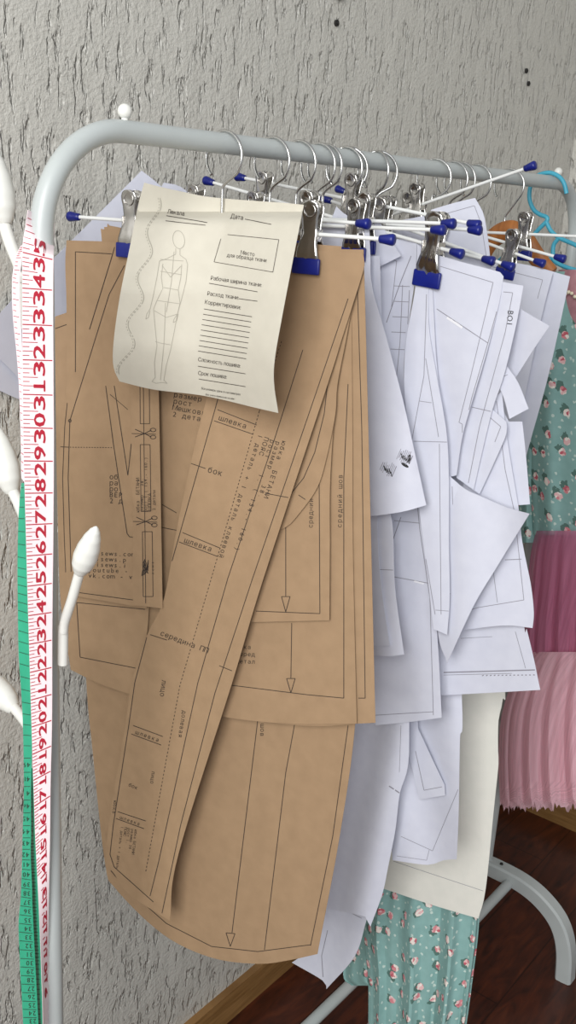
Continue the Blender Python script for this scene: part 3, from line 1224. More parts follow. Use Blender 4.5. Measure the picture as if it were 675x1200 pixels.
b5 = kraft('side_panel_piece', [(118, 268), (150, 272), (330, 283), (396, 300), (410, 330), (413, 500), (413.5, 641), (418, 848), (340, 848), (262, 840), (180, 820), (140, 500)], 7,
           lambda x, y: -0.003 * max(0, (y - 330) / 500))
b5.line([(408, 450), (403, 560), (403, 818), (360, 814), (272, 803)], 0.8)
b5.line([(342, 730), (341, 795)], 0.8)
b5.line([(336, 795), (346, 795), (341, 812), (336, 795)], 0.8)
for k, tx in enumerate(('размер', 'рост', 'Мешкови', '2 детал')):
    b5.text(tx, 203 - 0.5 * k, 465 + 7.6 * k, 8.4, 10, 0.68)
b5.line([(190, 591), (207, 601)], 0.8)
b5.line([(190, 618), (210, 622)], 0.8)
b5.text('средний шов', 400.5, 619, 7.8, -89, 0.74)
for k, tx in enumerate(('юбка', 'перед', 'детал')):
    b5.text(tx, 276, 760 + 8.5 * k, 7, 2, 0.66)
b5.done('brown paper panel with straight hem and the words for middle seam printed upward', 'pattern piece', KG)

b5b = kraft('hem_panel_piece', [(122, 266), (150, 268), (378, 287), (400, 288), (400, 292), (426, 292.5), (429, 400), (433, 560), (440, 847), (418, 848), (350, 850), (200, 832), (140, 500)], 8,
            lambda x, y: -0.002 * max(0, (y - 330) / 500) + 0.004 * max(0, (x - 415) / 25) * max(0, (y - 330) / 500))
b5b.line([(383, 300), (412, 312), (419, 340), (424, 500), (428, 818), (420, 818)], 0.8)
b5b.done('brown paper panel with a small notch in its top edge, rightmost of the brown stack', 'pattern piece', KG)

b6 = kraft('skirt_panel_piece', [(126, 262), (147, 268), (300, 285), (404, 300), (424, 500), (422, 700), (416, 850), (398, 980), (372, 1118), (340, 1125), (302, 1129.5), (247, 1122), (191, 1095), (136, 1042),
                                 (123, 1011), (108, 875), (101, 797), (92, 600), (110, 380)], 10,
           lambda x, y: 0.010 * max(0, (y - 500) / 500) - 0.004 * math.sin((x - 100) / 300 * PI) * max(0, (y - 500) / 500), g=11)
b6.line([(303, 830), (302, 845), (272, 1093)], 0.8)
b6.line([(265, 1093), (275.5, 1094), (270, 1109), (265, 1093)], 0.8)
b6.line([(346, 845), (335, 905), (310, 1113)], 0.8)
b6.line([(408, 850), (390, 980), (364, 1108)], 0.8)
b6.line([(130, 1020), (142, 1035), (195, 1082), (248, 1109), (302, 1115), (364, 1107)], 0.8)
b6.text('шов', 305.5, 848, 7.2, 92, 0.7)
b6.line([(147, 268), (140, 285)], 0.9)
b6.done('large brown paper skirt panel with a rounded bottom edge, lowest of the brown stack', 'pattern piece', KG)

# ------------------------------------------------------------------ white pieces
WG = 'white paper pattern pieces on the clip hangers'


def white(name, ol, X, surf=None, m=None, **kw):
    return Sheet(name, ol, X, surf, m or M_white, kw.pop('inks', [M_pencil, M_black, M_tapeclear]), **kw)


def along_wall(X, gap):
    """a sheet pushed flat towards the wall"""
    def f(x, y):
        r = ray(x, y)
        return CAM.x + r.x * (YW - gap - 0.0004 * max(0.0, x - 90) - CAM.y) / r.y - X
    return f


s = white('paper_sheet', [(166, 200), (186, 216), (235, 262), (250, 300), (200, 470), (70, 500), (28, 452), (18, 439), (0, 421), (-20, 400), (-20, 390), (14, 352), (62, 304)], X2, along_wall(X2, 0.010))
s.done('large tilted blank white sheet against the wall behind the top left of the brown pieces', 'pattern piece', WG)
s = white('paper_sheet', [(-20, 392), (10, 428), (60, 440), (60, 480), (20, 467), (-20, 448)], X2, along_wall(X2, 0.006))
s.done('white sheet corner seen between the wall and the measuring tape', 'pattern piece', WG)
s = white('paper_sheet', [(186, 232), (192, 214), (212, 219), (236, 240), (236, 300), (186, 300)], X2, along_wall(X2, 0.014))
s.done('white sheet corner just above the top left of the cream page', 'pattern piece', WG)


def cone(x, y):
    # rolled like a cone along its right edge
    t = max(0.0, min(1.0, (y - 260) / 340))
    xr = 434 + 65 * t ** 1.15
    c = (x - xr) / (30 + 60 * t)
    return 0.022 * t * min(1.0, (1 + c)) ** 2 * (1 if c > -1 else 0) - 0.012 * t


s = white('sleeve_piece', [(376, 262), (432, 257), (434, 300), (436, 336), (452, 393), (471, 464), (482, 512), (499.5, 592), (470, 600), (430, 605), (376, 606)], X3 + 0.006, cone)
sm = random.Random(3)
for cx, cy, ang in ((454, 549, 50), (474, 535, 52)):
    for k in range(9):
        q = -9 + 2.3 * k
        x = cx + q * 0.8; y = cy + q * 0.35
        l = 4 + sm.random() * 5
        s.line([(x + l * 0.45, y - l * 0.85), (x - l * 0.3, y + l * 0.9)], 0.45 + 0.5 * sm.random(), ink=1)
    for k in range(5):
        x = cx - 4 + 2 * k; y = cy - 2 + 1.6 * k + sm.random() * 3
        s.line([(x, y - 3), (x + 1.5, y + 3)], 1.2, ink=2)


def blob(s, cx, cy, a, b, ang, ink):
    c, sn = math.cos(math.radians(ang)), math.sin(math.radians(ang))
    s.poly([(cx + a * math.cos(t) * c - b * math.sin(t) * sn, cy + a * math.cos(t) * sn + b * math.sin(t) * c) for t in [2 * PI * k / 14 for k in range(14)]], ink)


blob(s, 479.5, 537, 2.2, 4.6, 12, 2)
blob(s, 474.5, 545, 5.0, 1.8, 32, 2)
s.done('white sheet rolled into a cone beside the brown stack, with two dark printed smudges', 'pattern piece', WG)

s = white('paper_sheet', [(425, 600), (442, 600), (444, 655), (450, 710), (457, 757), (440, 757), (425, 757)], X3 + 0.012, waves((0, 60, 0, 0.002)))
s.done('narrow white strip end closest to the brown stack below the paper cone', 'pattern piece', WG)
s = white('paper_sheet', [(420, 300), (445, 300), (452, 560), (460, 617), (463, 690), (473.5, 767), (455, 769), (430, 767)], X3 + 0.016, waves((0, 70, 1, 0.002)))
s.line([(436, 667), (461, 668)], 0.7)
s.done('long narrow white strip hanging below the paper cone', 'pattern piece', WG)

s = white('bodice_piece', [(426, 279), (462, 280), (488.5, 282.5), (487, 320), (485, 336), (476, 400), (473, 440), (478, 490), (484, 530), (495, 590), (505, 660), (509, 700), (514, 770), (517.5, 841), (480, 846), (440, 850), (428, 700)],
          X4 + 0.012, waves((0, 90, 0.4, 0.003), ty=0.00001, y0=300))
s.line([(440, 291), (448, 298), (443, 341)], 0.7)
s.line([(448, 298), (465, 306), (459, 360)], 0.7)
s.line([(482, 300), (468, 335), (453, 378)], 0.9, smooth=True)
s.line([(472, 334), (469, 400), (462, 470)], 0.7)
for y in (335, 353, 371, 389, 409):
    s.line([(462 - (y - 335) * 0.06, y), (485 - (y - 335) * 0.07, y + 1)], 0.7)
s.line([(480, 340), (475, 440), (492, 620), (504, 700), (508, 838)], 0.7)
s.line([(462, 676), (506, 684)], 0.8)
s.line([(458, 640), (470, 606)], 0.9)
s.line([(462, 610), (492, 613)], 0.7)
s.line([(440, 838), (508, 834)], 0.7)
s.line([(485, 681), (497, 684)], 2.0, ink=3)
s.done('long white piece with ruled grid at its top, straight hem beside brown stack', 'pattern piece', WG)

s = white('paper_sheet', [(386, 268), (394, 242), (410, 254), (446, 262), (470, 300), (430, 320), (386, 310)], X4 + 0.006)
s.done('white sheet corner rising between the second clip and the front rods', 'pattern piece', WG)
s = white('paper_sheet', [(440, 290), (448, 262), (470, 258), (497, 253), (505, 300), (470, 330), (440, 320)], X8 + 0.02)
s.done('white sheet top seen behind the rods left of the big clip', 'pattern piece', WG)

XA = X5 + 0.0005


def spread(off, f=None):
    """sheets pressed together in the clip that open out further down"""
    f = f or (lambda x, y: 0.0)
    return lambda x, y: f(x, y) + off * min(1.0, max(0.0, (y - 325) / 160.0))


# front narrow piece under the big clip
s = white('sleeve_piece', [(489, 286), (499, 296), (503, 320), (502, 345), (503, 387), (512, 442), (523, 505), (526, 560), (526, 635), (527, 700), (524, 744), (508, 737), (498, 650), (484, 540), (474, 460), (476, 400), (487, 335)], XA - 0.0012,
          spread(-0.011, lambda x, y: 0.006 * max(0, (x - 490 - (y - 300) * 0.05) / 40) * min(1, max(0, (y - 330) / 200))))
s.line([(500, 345), (497, 440), (482, 520), (490, 600), (510, 720)], 0.7)
s.line([(499, 420), (514, 512)], 0.7)
s.line([(485, 517), (524, 518)], 0.7)
s.line([(492, 470), (506, 472)], 0.6)
s.line([(515, 520), (517, 720)], 0.7)
s.line([(500, 714), (526, 716)], 0.6)
s.done('narrow white piece hanging straight down from the big clip with a seam line across', 'pattern piece', WG)
s = white('sleeve_piece', [(497, 330), (507, 340), (512, 430), (522, 500), (526, 557), (541.5, 571), (539, 600), (537, 622), (538, 660), (542, 700), (540.5, 728), (526, 723), (516, 640), (505, 500)], XA - 0.0008,
          spread(-0.005, lambda x, y: 0.004 * max(0, (x - 510) / 30) * min(1, max(0, (y - 400) / 150))))
s.line([(530, 570), (531, 610), (529, 680), (533, 722)], 0.7)
s.line([(526, 696), (541, 694)], 0.6)
s.done('short white piece with a stepped shoulder beside the narrow hanging piece', 'pattern piece', WG)

# big triangular flap
s = white('lining_piece', [(510, 420), (522, 500), (527, 558), (545, 573), (562, 581), (595, 595), (620.5, 602), (602, 632), (580, 668), (555, 710), (524, 777), (512, 730), (506, 560)], XA - 0.0004,
          lambda x, y: 0.0015 - 0.010 * max(0, (x - 545) / 75) ** 2 - 0.006 * math.sin((x - 510) / 60 * PI) * min(1, max(0, (y - 540) / 60)))
s.done('white triangular flap with its point folded out to the right', 'pattern piece', WG)

# big front right sheet
s = white('front_panel_piece', [(490, 296), (505, 297), (545, 308), (586, 319), (590, 324), (585, 355), (572, 407), (554, 468), (542, 511), (535, 557), (522, 560), (512, 480), (500, 400), (489, 330)], XA,
          spread(0.006, lambda x, y: -0.005 * math.sin((x - 490) / 100 * PI) * min(1, max(0, (y - 340) / 100))))
s.line([(516, 312), (578, 331), (573, 352), (552, 440), (538, 495), (542, 497), (542, 512)], 0.7)
s.line([(512, 362), (572, 402)], 0.9)
s.line([(524, 372), (542, 384)], 3.0, ink=3)
s.line([(522, 330), (516, 362)], 0.01)
s.line([(585, 355), (571, 405), (553, 466), (541, 518)], 0.8, ink=1)
for x, y in ((584, 357), (568, 420), (542, 512), (541, 536)):
    s.line([(x - 2, y), (x + 1, y + 4)], 0.8)
s.done('wide white sheet under the big clip with a taped diagonal cut', 'pattern piece', WG)

s = white('front_panel_piece', [(545, 320), (588, 330), (613.5, 335), (606, 375), (596, 419), (588, 448), (577, 480), (564, 534), (555, 574), (535, 560), (540, 500)], XA + 0.0006, spread(0.009))
s.line([(590, 342), (601, 343), (592, 390), (562, 500), (549, 566)], 0.7)
s.line([(553, 477), (575, 482)], 0.8)
s.text('BO1', 595.5, 363, 9.5, 96, 0.68, ink=2)
s.line([(596, 363), (603, 364), (600, 380), (595, 378)], 0.01)
s.done('white sheet marked BO1 just behind the wide taped sheet', 'pattern piece', WG)

s = white('facing_piece', [(560, 470), (577, 480), (593, 494), (593.5, 508), (580, 540), (562, 579), (548, 570), (550, 500)], XA + 0.001, spread(0.0115))
s.line([(573, 488), (587, 500), (580, 518)], 0.7)
s.done('small white facing piece with a pointed shoulder below the BO1 sheet', 'pattern piece', WG)
s = white('facing_piece', [(575, 400), (594, 429), (607, 448), (619.5, 479), (608, 485), (597, 491), (588, 460), (570, 430)], XA + 0.0014, spread(0.014, lambda x, y: 0.003 * (x - 590) / 20))
s.line([(590, 441), (600, 437)], 0.6)
s.done('white flap with a cut-off corner sticking out right of the BO1 sheet', 'pattern piece', WG)
s = white('facing_piece', [(572, 480), (588, 458), (593, 505), (600, 550), (607.5, 594), (612, 635), (622, 685), (625.5, 718), (624, 736), (590, 733), (530, 740), (520, 690), (545, 560)], XA + 0.0018,
          spread(0.018, waves((0, 120, 0.3, 0.002))))
s.line([(582, 470), (592, 550), (603, 600), (614, 703), (560, 712), (540, 718)], 0.7)
s.line([(592, 656), (616, 655)], 0.9)
s.line([(577, 660), (583, 706)], 0.6)
s.done('white bodice sheet with curved right edge behind the folded-out flap', 'pattern piece', WG)
s = white('facing_piece', [(584, 470), (596, 494), (612, 494), (616, 531), (621, 591), (607, 592), (590, 560)], XA + 0.0022, spread(0.022))
s.done('short white strip end just left of the floral sleeve', 'pattern piece', WG)
s = white('hem_piece', [(520, 470), (590, 470), (612, 720), (617, 737), (625, 770), (633, 808.5), (590, 811), (515, 815), (512, 700)], XA + 0.0026, spread(0.026, waves((0, 140, 1.2, 0.002))))
s.line([(520, 788), (627, 785)], 1.4)
s.line([(520, 791), (600, 789)], 0.6)
s.line([(604, 740), (616, 783)], 0.6)
for k in range(14):
    s.line([(565 + 4.6 * k, 792 - 0.1 * k), (567 + 4.6 * k, 791)], 1.2)
s.line([(540, 748), (577, 746)], 0.5)
s.done('white sheet with a double hem line, longest of the group under the big clip', 'pattern piece', WG)
s = white('facing_piece', [(585, 345), (613, 364), (644, 382), (625, 410), (604, 443), (590, 440), (580, 400)], XA + 0.003, spread(0.032, lambda x, y: -0.003 * (x - 600) / 40))
s.done('white pointed flap, upper one of the flaps right of the BO1 sheet', 'pattern piece', WG)

# upper sheet behind the big clip
s = white('paper_sheet', [(505, 246), (511, 244), (535, 237), (556.5, 232), (563, 243), (568, 256), (573, 290), (577, 330), (520, 330), (500, 300)], X8 + 0.012)
s.line([(517, 252), (556, 241), (564, 262), (570, 300)], 0.6)
s.done('white sheet with clipped corner standing highest above the big clip', 'pattern piece', WG)

# rearmost white sheets
s = white('back_panel_piece', [(530, 300), (606, 309), (648, 319.5), (635, 370), (612, 480), (606, 515), (530, 500)], X11 - 0.002)
s.line([(575, 312), (636, 328), (630, 350)], 0.6)
s.line([(636, 372), (610, 470)], 0.01)
s.done('rear white sheet with a printed border gripped by the far dark blue clip', 'pattern piece', WG)
s = white('back_panel_piece', [(530, 302), (610, 309), (668, 324), (655, 385), (640, 450), (616.5, 535), (612, 560), (530, 545)], X11 + 0.004, waves((0, 150, 0, 0.002)))
s.line([(620, 440), (612, 475)], 0.5)
s.done('rearmost white sheet, reaching farthest right beside the floral dress', 'pattern piece', WG)

# lower long sheets
XB = XA + 0.046
s = white('trouser_leg_piece', [(430, 400), (470, 400), (478, 700), (479.5, 849), (478, 898), (469, 928), (466, 950), (463, 975), (455, 1015), (448, 1048), (434, 1086), (428, 1074), (400, 1068), (372, 1062), (368, 900), (410, 700)], X4 + 0.032,
          waves((12, 66, 0.5, 0.007)))
s.line([(456, 921), (468, 929)], 1.4)
s.line([(470, 850), (468, 905)], 0.5)
s.line([(380, 1042), (445, 1062)], 0.01)
s.done('long white sheet with soft vertical folds hanging below the brown stack', 'pattern piece', WG)
s = white('trouser_leg_piece', [(440, 420), (462, 420), (455, 900), (446, 1030), (430, 1076), (416, 1120), (382.5, 1159), (378, 1149), (342, 1128), (362, 1110), (374, 1050), (400, 850)], X4 + 0.050,
          waves((20, 74, 1.5, 0.006)))
s.line([(379, 1150), (377, 1120), (384, 1090)], 0.8)
s.line([(376, 1052), (424, 1076)], 0.6)
s.done('white sheet with torn pointed bottom corner, lowest of the white sheets', 'pattern piece', WG)
s = white('belt_piece', [(470, 700), (482, 720), (490, 854), (508, 893), (521, 920), (521.5, 932), (491.5, 937), (484, 905), (479, 885), (468, 800)], XB - 0.006, smooth=False)
s.line([(487, 880), (497, 926), (518, 922)], 0.7)
s.line([(481, 895), (486, 890)], 0.7)
s.done('small white belt end with a square tip below the long straight hem', 'pattern piece', WG)
s = white('trouser_leg_piece', [(480, 460), (520, 460), (541, 813), (539, 865), (538, 920), (537, 963), (535, 1007), (520, 1008), (501, 1013.5), (460, 1008), (455, 900)], XB,
          waves((-8, 75, 2.2, 0.005)))
s.line([(470, 980), (507, 997), (537, 925)], 0.6)
s.line([(465, 1003), (500, 1008), (503, 996)], 0.5)
s.done('white sheet with wavy bottom edge in front of the ivory card', 'pattern piece', WG)
s = white('card_panel', [(500, 420), (560, 420), (590, 780), (589, 820), (584, 845), (583.5, 880), (584, 896), (579, 945), (569, 1042), (560.5, 1076.5), (505, 1060), (448, 1041), (460, 800)], X9 + 0.035,
          lambda x, y: -0.004 * math.sin((x - 460) / 120 * PI), M_card, th=0.0008)
s.line([(461, 1009), (512, 1026), (566.5, 1044)], 0.5)
s.line([(570, 840), (558, 1030)], 0.01)
s.done('ivory card panel with a folded bottom band above the floral skirt', 'card panel', None)


# ------------------------------------------------------------------ garments
def loft(name, rows, D, folds, parent, m, seg=96, X=None, amp=0.01, sharp=1.0, seed=0, hem=0.0, thick=True, closed=True, sub=6):
    """rows: (py, left px, right px). A closed cloth tube that hangs across the rail, its folds deepening downwards."""
    rnd = random.Random(seed)
    ph = [rnd.random() * 6.28 for _ in range(4)]
    fine = []
    R_ = [Vector((r[0], r[1], r[2])) for r in rows]
    fine = catmull(R_, sub)
    bm = bmesh.new()
    uvl = bm.loops.layers.uv.new('UVMap')
    rings = []
    uvs = []
    hems = [hem * (noise.noise(Vector((k * 0.9, seed, 0))) + 0.6 * noise.noise(Vector((k * 0.37, seed, 5)))) for k in range(seg)]
    for i, r in enumerate(fine):
        t = i / (len(fine) - 1)
        py, l, rr = r
        ring = []
        for k in range(seg):
            a = 2 * PI * k / seg
            cs, sn = math.cos(a), math.sin(a)
            fold = math.sin(folds * a + ph[0] + 0.6 * math.sin(2 * a + ph[1])) + 0.5 * math.sin(folds * 1.9 * a + ph[2] + t)
            fold *= amp * (0.15 + 0.85 * t) * sharp
            dX = -(D + fold) * sn
            mid = (l + rr) / 2
            hw = (rr - l) / 2
            px = mid - hw * cs * (1 + 0.015 * math.sin(folds * 2 * a + ph[3]) * t)
            yv = py + (hems[k] if t > 0.92 else 0) * ((t - 0.92) / 0.08 if t > 0.92 else 0)
            ring.append(bm.verts.new(at(px, yv, X=X + dX)))
        rings.append(ring)
    for i, ring in enumerate(rings):
        acc = 0.0
        row = []
        for k in range(seg + 1):
            if k: acc += (ring[k % seg].co - ring[k - 1].co).length
            row.append((acc, ring[k % seg].co.z))
        uvs.append(row)
    for i in range(len(rings) - 1):
        for k in range(seg):
            f = bm.faces.new((rings[i][k], rings[i][(k + 1) % seg], rings[i + 1][(k + 1) % seg], rings[i + 1][k]))
            for lp, (ii, kk) in zip(f.loops, ((i, k), (i, k + 1), (i + 1, k + 1), (i + 1, k))):
                lp[uvl].uv = uvs[ii][kk]
    bmesh.ops.recalc_face_normals(bm, faces=bm.faces[:])
    return build(name, bm, m, parent, recalc=False)


# long floral garment behind the card
XS = 0.55
long_dress = empty('floral_skirt', at(500, 900, X=XS), 'mint floral skirt hanging below the ivory card, its hem near the floor', 'skirt')
loft('skirt_panel', [(560, 520, 560), (800, 480, 566), (980, 446, 564), (1080, 428, 561), (1150, 432, 553), (1215, 432, 544)], 0.022, 9, long_dress, M_floral, X=XS, amp=0.011, seed=4)
loft('side_drape', [(800, 470, 520), (960, 432, 500), (1040, 416, 480), (1090, 408, 466), (1142, 402, 456), (1155, 412, 455)], 0.012, 4, long_dress, M_floral, X=XS - 0.006 + 0.03, amp=0.010, seed=9)

# child dress at the far end
XD = XT + 0.0
dress = empty('child_dress', at(650, 620, X=XD), 'child dress with mint floral bodice and mauve and pink tulle skirt at the right edge', 'dress')
loft('bodice', [(318, 640, 735), (345, 632, 742), (400, 626, 745), (470, 622, 745), (550, 622, 745), (600, 624, 745), (627, 626, 745)], 0.030, 6, dress, M_floral, X=XD, amp=0.006, seed=12)
loft('sleeve', [(335, 650, 690), (380, 636, 672), (440, 622, 660), (520, 612, 652), (590, 608, 646), (636, 606, 650)], 0.016, 4, dress, M_floral, X=XD - 0.018 + 0.03, amp=0.005, seed=5, seg=48)
loft('yoke', [(316, 655, 700), (325, 652, 705), (350, 654, 708), (378, 662, 710), (392, 668, 712)], 0.034, 3, dress, M_yoke, X=XD, amp=0.002, seed=3, seg=48)
bm = bmesh.new()
for k in range(12):
    ball(bm, at(652 + k * 3.6, 342 + 3.0 * math.sin(k * 1.1) + k * 0.8, X=XD - 0.037), 0.0028, seg=10)
build('pearl_trim', bm, M_pearl, dress)
for q, (ins, dd, sd) in enumerate(((0, 0.045, 21), (6, 0.036, 22), (12, 0.026, 23))):
    loft('mauve_tulle_layer', [(622, 628 + ins, 742 - ins), (650, 622 + ins, 748), (690, 618 + ins, 752), (740, 612 + ins, 756), (790, 610 + ins, 760)], dd, 16, dress, M_tulle_mauve, X=XD, amp=0.008, seed=sd, seg=180, hem=3)
for q, (ins, dd, sd, bot) in enumerate(((0, 0.062, 31, 940), (4, 0.052, 32, 946), (9, 0.042, 33, 938), (14, 0.030, 34, 930), (20, 0.018, 35, 932))):
    loft('pink_tulle_layer', [(764, 622 + ins, 744 - ins), (775, 612 + ins, 756), (800, 600 + ins, 762), (840, 588 + ins, 768), (890, 585 + ins, 772), (bot, 587 + ins, 776)], dd, 22, dress, M_tulle_pink, X=XD, amp=0.007, seed=sd, seg=240, hem=12)

# ------------------------------------------------------------------ measuring tape
XTM = -0.020
tape = empty('measuring_tape', at(45, 330, X=XTM), 'soft tape with red inch numbers and green reverse beside the left upright of the rack', 'measuring tape')
# rows: (inch, left px, left py, right px, right py)
TR = [(35.9, 33, 246, 64, 262), (35.6, 30, 264, 63.5, 278), (35.3, 27, 282, 63, 293), (34.9, 26, 300, 62.3, 308), (34, 26, 337.5, 62, 340), (33, 26, 380, 62, 381.5), (32, 26.2, 421.5, 62.3, 422.5), (31, 26.6, 462, 62.5, 463), (30, 27, 501, 62.8, 502), (29, 27.6, 540, 62.8, 540.5),
      (28, 29, 578, 62.6, 577.5), (27, 30, 615, 62.3, 613.5), (26, 31, 651.5, 62, 649), (25, 32, 687, 61.5, 683.5), (24, 33, 721.5, 61.2, 717.5), (23, 34, 755, 61, 750), (22, 35, 788, 61, 782), (21, 36, 820.5, 61, 813.5),
      (20, 37, 852, 60.8, 844), (19, 38, 884, 60.3, 874), (18, 39, 914.5, 59.5, 903.5), (17, 40, 945, 59, 932.5), (16, 41, 975.5, 58.8, 961), (15, 42.5, 1005, 58.5, 989), (14, 44, 1034, 58, 1017), (13, 45.5, 1062.5, 57.5, 1046),
      (12, 46.8, 1091, 57.2, 1076), (11, 48, 1119, 57, 1106), (10, 49, 1147, 57, 1136), (9, 50, 1175, 57, 1166), (8, 50.5, 1203, 57, 1196), (7, 51, 1231, 57, 1226)]


def tape_strip(rows, Xf, m, name, sub=4, nu=6, inks=None):
    fine = catmull([Vector((r[1], r[2], 0)) for r in rows], sub), catmull([Vector((r[3], r[4], 0)) for r in rows], sub)
    ns = [rows[0][0]]
    for i in range(len(rows) - 1):
        for k in range(1, sub + 1):
            ns.append(rows[i][0] + (rows[i + 1][0] - rows[i][0]) * k / sub)
    grid = []
    for i in range(len(fine[0])):
        row = []
        for k in range(nu + 1):
            u = k / nu
            p = fine[0][i].lerp(fine[1][i], u)
            row.append(at(p.x, p.y, X=Xf(u, i / (len(fine[0]) - 1))))
        grid.append(row)
    verts = [v for r in grid for v in r]
    W = nu + 1
    faces = [(i * W + k, i * W + k + 1, (i + 1) * W + k + 1, (i + 1) * W + k) for i in range(len(grid) - 1) for k in range(nu)]
    s = Sheet.__new__(Sheet)
    s.name = name
    s.X = 0
    s.th = 0.0004
    s.mats = [m] + (inks or [M_red])
    s.v3 = verts
    s.faces = []
    for f in faces:
        s.faces += [(f[0], f[1], f[2]), (f[0], f[2], f[3])]
    s.bvh = BVHTree.FromPolygons(s.v3, s.faces)
    s.pv = []
    s.pf = []

    def uv(u, n):
        for i in range(len(rows) - 1):
            a, b = rows[i], rows[i + 1]
            if (a[0] >= n >= b[0]) or (a[0] <= n <= b[0]):
                t = (n - a[0]) / (b[0] - a[0])
                lx, ly = a[1] + (b[1] - a[1]) * t, a[2] + (b[2] - a[2]) * t
                rx, ry = a[3] + (b[3] - a[3]) * t, a[4] + (b[4] - a[4]) * t
                return (lx + (rx - lx) * u, ly + (ry - ly) * u)
        return None
    s.uv = uv
    return s


def strip_x(u, t):
    # lies in front of the upright; its right edge turns back towards the tube lower down
    tw = max(0.0, (t - 0.45) / 0.55)
    tp = max(0.0, (0.075 - t) / 0.075)
    return XTM + (0.020 + 0.030 * u) * tp ** 0.8 * (0.4 + u) + 0.012 * tw * u - 0.004 * tw * (1 - u)


ts = tape_strip(TR, strip_x, M_tape_w, 'white_strand')
for n8 in range(8 * 8, 8 * 35 + 7):
    n = n8 / 8
    ln = 1.0 if n8 % 8 == 0 else (0.52 if n8 % 4 == 0 else (0.36 if n8 % 2 == 0 else 0.24))
    p = ts.uv(0.02, n); q = ts.uv(ln * 0.98, n)
    if p and q: ts.line([p, q], 1.25 if n8 % 8 == 0 else 0.85)
for n in range(9, 36):
    dg = str(n)
    for k, ch in enumerate(dg):
        vs, fs = glyph(ch)
        x0 = min(v[0] for v in vs); x1 = max(v[0] for v in vs)
        y0 = min(v[1] for v in vs); y1 = max(v[1] for v in vs)
        if ch == '1':
            m_ = (x0 + x1) / 2
            vs = list(vs) + [(m_ - 0.2, 0.0), (m_ + 0.24, 0.0), (m_ + 0.24, 0.07), (m_ - 0.2, 0.07)]
            fs = list(fs) + [tuple(range(len(vs) - 4, len(vs)))]
            x0, x1 = m_ - 0.28, m_ + 0.28
        # tens below the inch line, units above it; digits read upwards
        h = 0.38
        base = n - 0.055 - h if k == 0 else n + 0.055
        if len(dg) == 1: base = n + 0.055
        mp = []
        ok = True
        for v in vs:
            fx = (v[0] - x0) / (x1 - x0)
            fy = (v[1] - y0) / (y1 - y0)
            c = ts.uv(0.74 - 0.37 * fy, base + h * fx)
            if c is None:
                ok = False
                break
            mp.append(c)
        if ok:
            for dx, dy in ((-0.3, 0), (0.3, 0), (0, -0.75), (0, 0.75)):
                for f in fs: ts.poly([(mp[i][0] + dx, mp[i][1] + dy) for i in f], 1, 0.0003 + 0.00002 * (dx + dy))
ts.done(None, parent=tape)
# strand going over the hook and down behind: green face
GR = [(75, 25, 566, 28, 566), (72, 22, 600, 29, 600), (68, 20.5, 660, 31, 662), (62, 21, 720, 34, 724), (58, 22, 770, 36, 774), (54, 26, 830, 37, 832), (50, 27.5, 880, 37, 880), (47, 28, 930, 36, 930), (44, 26.5, 975, 36, 975), (42, 26, 1002, 35.5, 1002), (39, 25, 1035, 37, 1037),
      (37, 24, 1056, 37.5, 1058), (35, 22, 1077, 38.5, 1079), (33, 22, 1097, 39.5, 1099), (31, 23, 1118, 40.5, 1119), (29, 23.5, 1138, 41.5, 1139), (27, 25, 1158, 42.5, 1159), (25, 26, 1178, 43.5, 1178.5), (23, 27, 1197, 44.5, 1197), (21, 28, 1216, 45, 1216)]
gs = tape_strip(GR, lambda u, t: -0.012 - 0.004 * u, M_tape_g, 'green_strand', inks=[M_ink])
for n in range(22, 75):
    p = gs.uv(0.05, n + 0.5); q = gs.uv(0.95, n + 0.5)
    if p and q: gs.line([p, q], 0.6)
for n in range(22, 50):
    c = gs.uv(0.93, n)
    p = gs.uv(0.5, n); q = gs.uv(0.95, n)
    if c: gs.text(str(n), c[0], c[1] - 3.0, 7.8, 180, 0.6)
gs.done(None, parent=tape)
DG = [(75, 33, 900, 37.5, 900), (70, 33, 940, 40, 940), (66, 34, 985, 42, 985), (60, 33, 1030, 45, 1030), (54, 35, 1080, 47, 1080), (48, 39, 1130, 49, 1130), (42, 42, 1200, 50, 1200), (40, 43, 1216, 51, 1216)]
ds = tape_strip(DG, lambda u, t: -0.002 - 0.012 * u, M_tape_g, 'green_strand', inks=[M_ink])
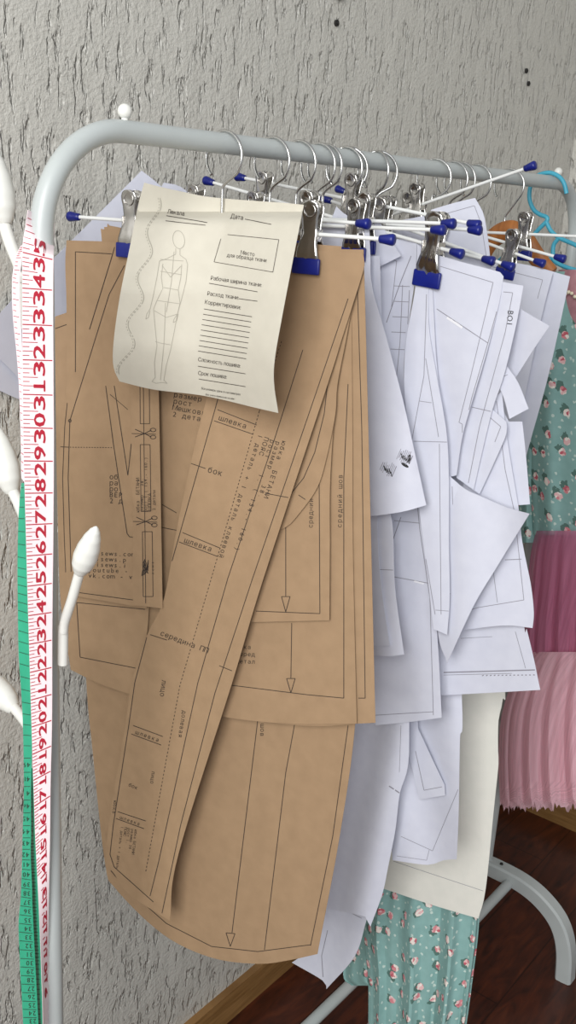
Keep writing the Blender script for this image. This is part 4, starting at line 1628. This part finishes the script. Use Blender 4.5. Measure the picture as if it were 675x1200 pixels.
for n in range(81, 150):
    p = ds.uv(0.1, n / 2); q = ds.uv(0.75, n / 2)
    if p and q: ds.line([p, q], 0.6)
ds.done(None, parent=tape)
# strand that falls behind the hook, seen nearly edge on
BR = [(36, 24, 288, 31, 286), (35, 18, 302, 26, 302), (34, 14, 330, 23, 332), (33, 15, 370, 24, 372), (32, 19, 410, 26, 412), (31, 22, 450, 28, 452), (30, 24, 500, 29, 502), (29, 25, 560, 29, 566)]
bs = tape_strip(BR, lambda u, t: -0.014 + 0.002 * u, M_tape_w, 'back_strand')
for n8 in range(29 * 6, 36 * 6):
    p = bs.uv(0.1, n8 / 6); q = bs.uv(0.5 if n8 % 3 else 0.85, n8 / 6)
    if p and q: bs.line([p, q], 0.7)
bs.done(None, parent=tape)

# ------------------------------------------------------------------ small marks on the wall
for px, py, lab in ((616, 83, 'upper of two small dark plugs in the far part of the stucco wall'), (618.5, 98, 'lower of two small dark plugs in the far part of the stucco wall'),
                    (393.5, 27, 'small grey plug in the stucco wall above the middle of the rail')):
    p = at(px, py, Y=YW)
    bm = bmesh.new()
    bmesh.ops.create_cone(bm, cap_ends=True, segments=14, radius1=0.0042, radius2=0.0042, depth=0.004, matrix=Matrix.Translation((0, 0, 0)) @ Matrix.Rotation(PI / 2, 4, 'X'))
    bmesh.ops.create_cone(bm, cap_ends=True, segments=10, radius1=0.002, radius2=0.002, depth=0.002, matrix=Matrix.Translation((0, -0.0025, 0)) @ Matrix.Rotation(PI / 2, 4, 'X'))
    o = build('wall_plug', bm, M_dark)
    o.location = (p.x, YW - 0.001, p.z)
    tag(o, lab, 'wall plug', 'plugs in the stucco wall')
p = at(395, 1, Y=YW)
bm = bmesh.new()
boxm(bm, (0, -0.004, 0.004), (0.018, 0.008, 0.003), 0.0008)
boxm(bm, (-0.007, -0.003, 0.008), (0.003, 0.006, 0.012), 0.0008)
boxm(bm, (0.007, -0.003, 0.008), (0.003, 0.006, 0.012), 0.0008)
o = build('wall_bracket', bm, M_steel)
o.location = (p.x, YW, p.z)
tag(o, 'small metal bracket at the very top of the stucco wall', 'bracket')
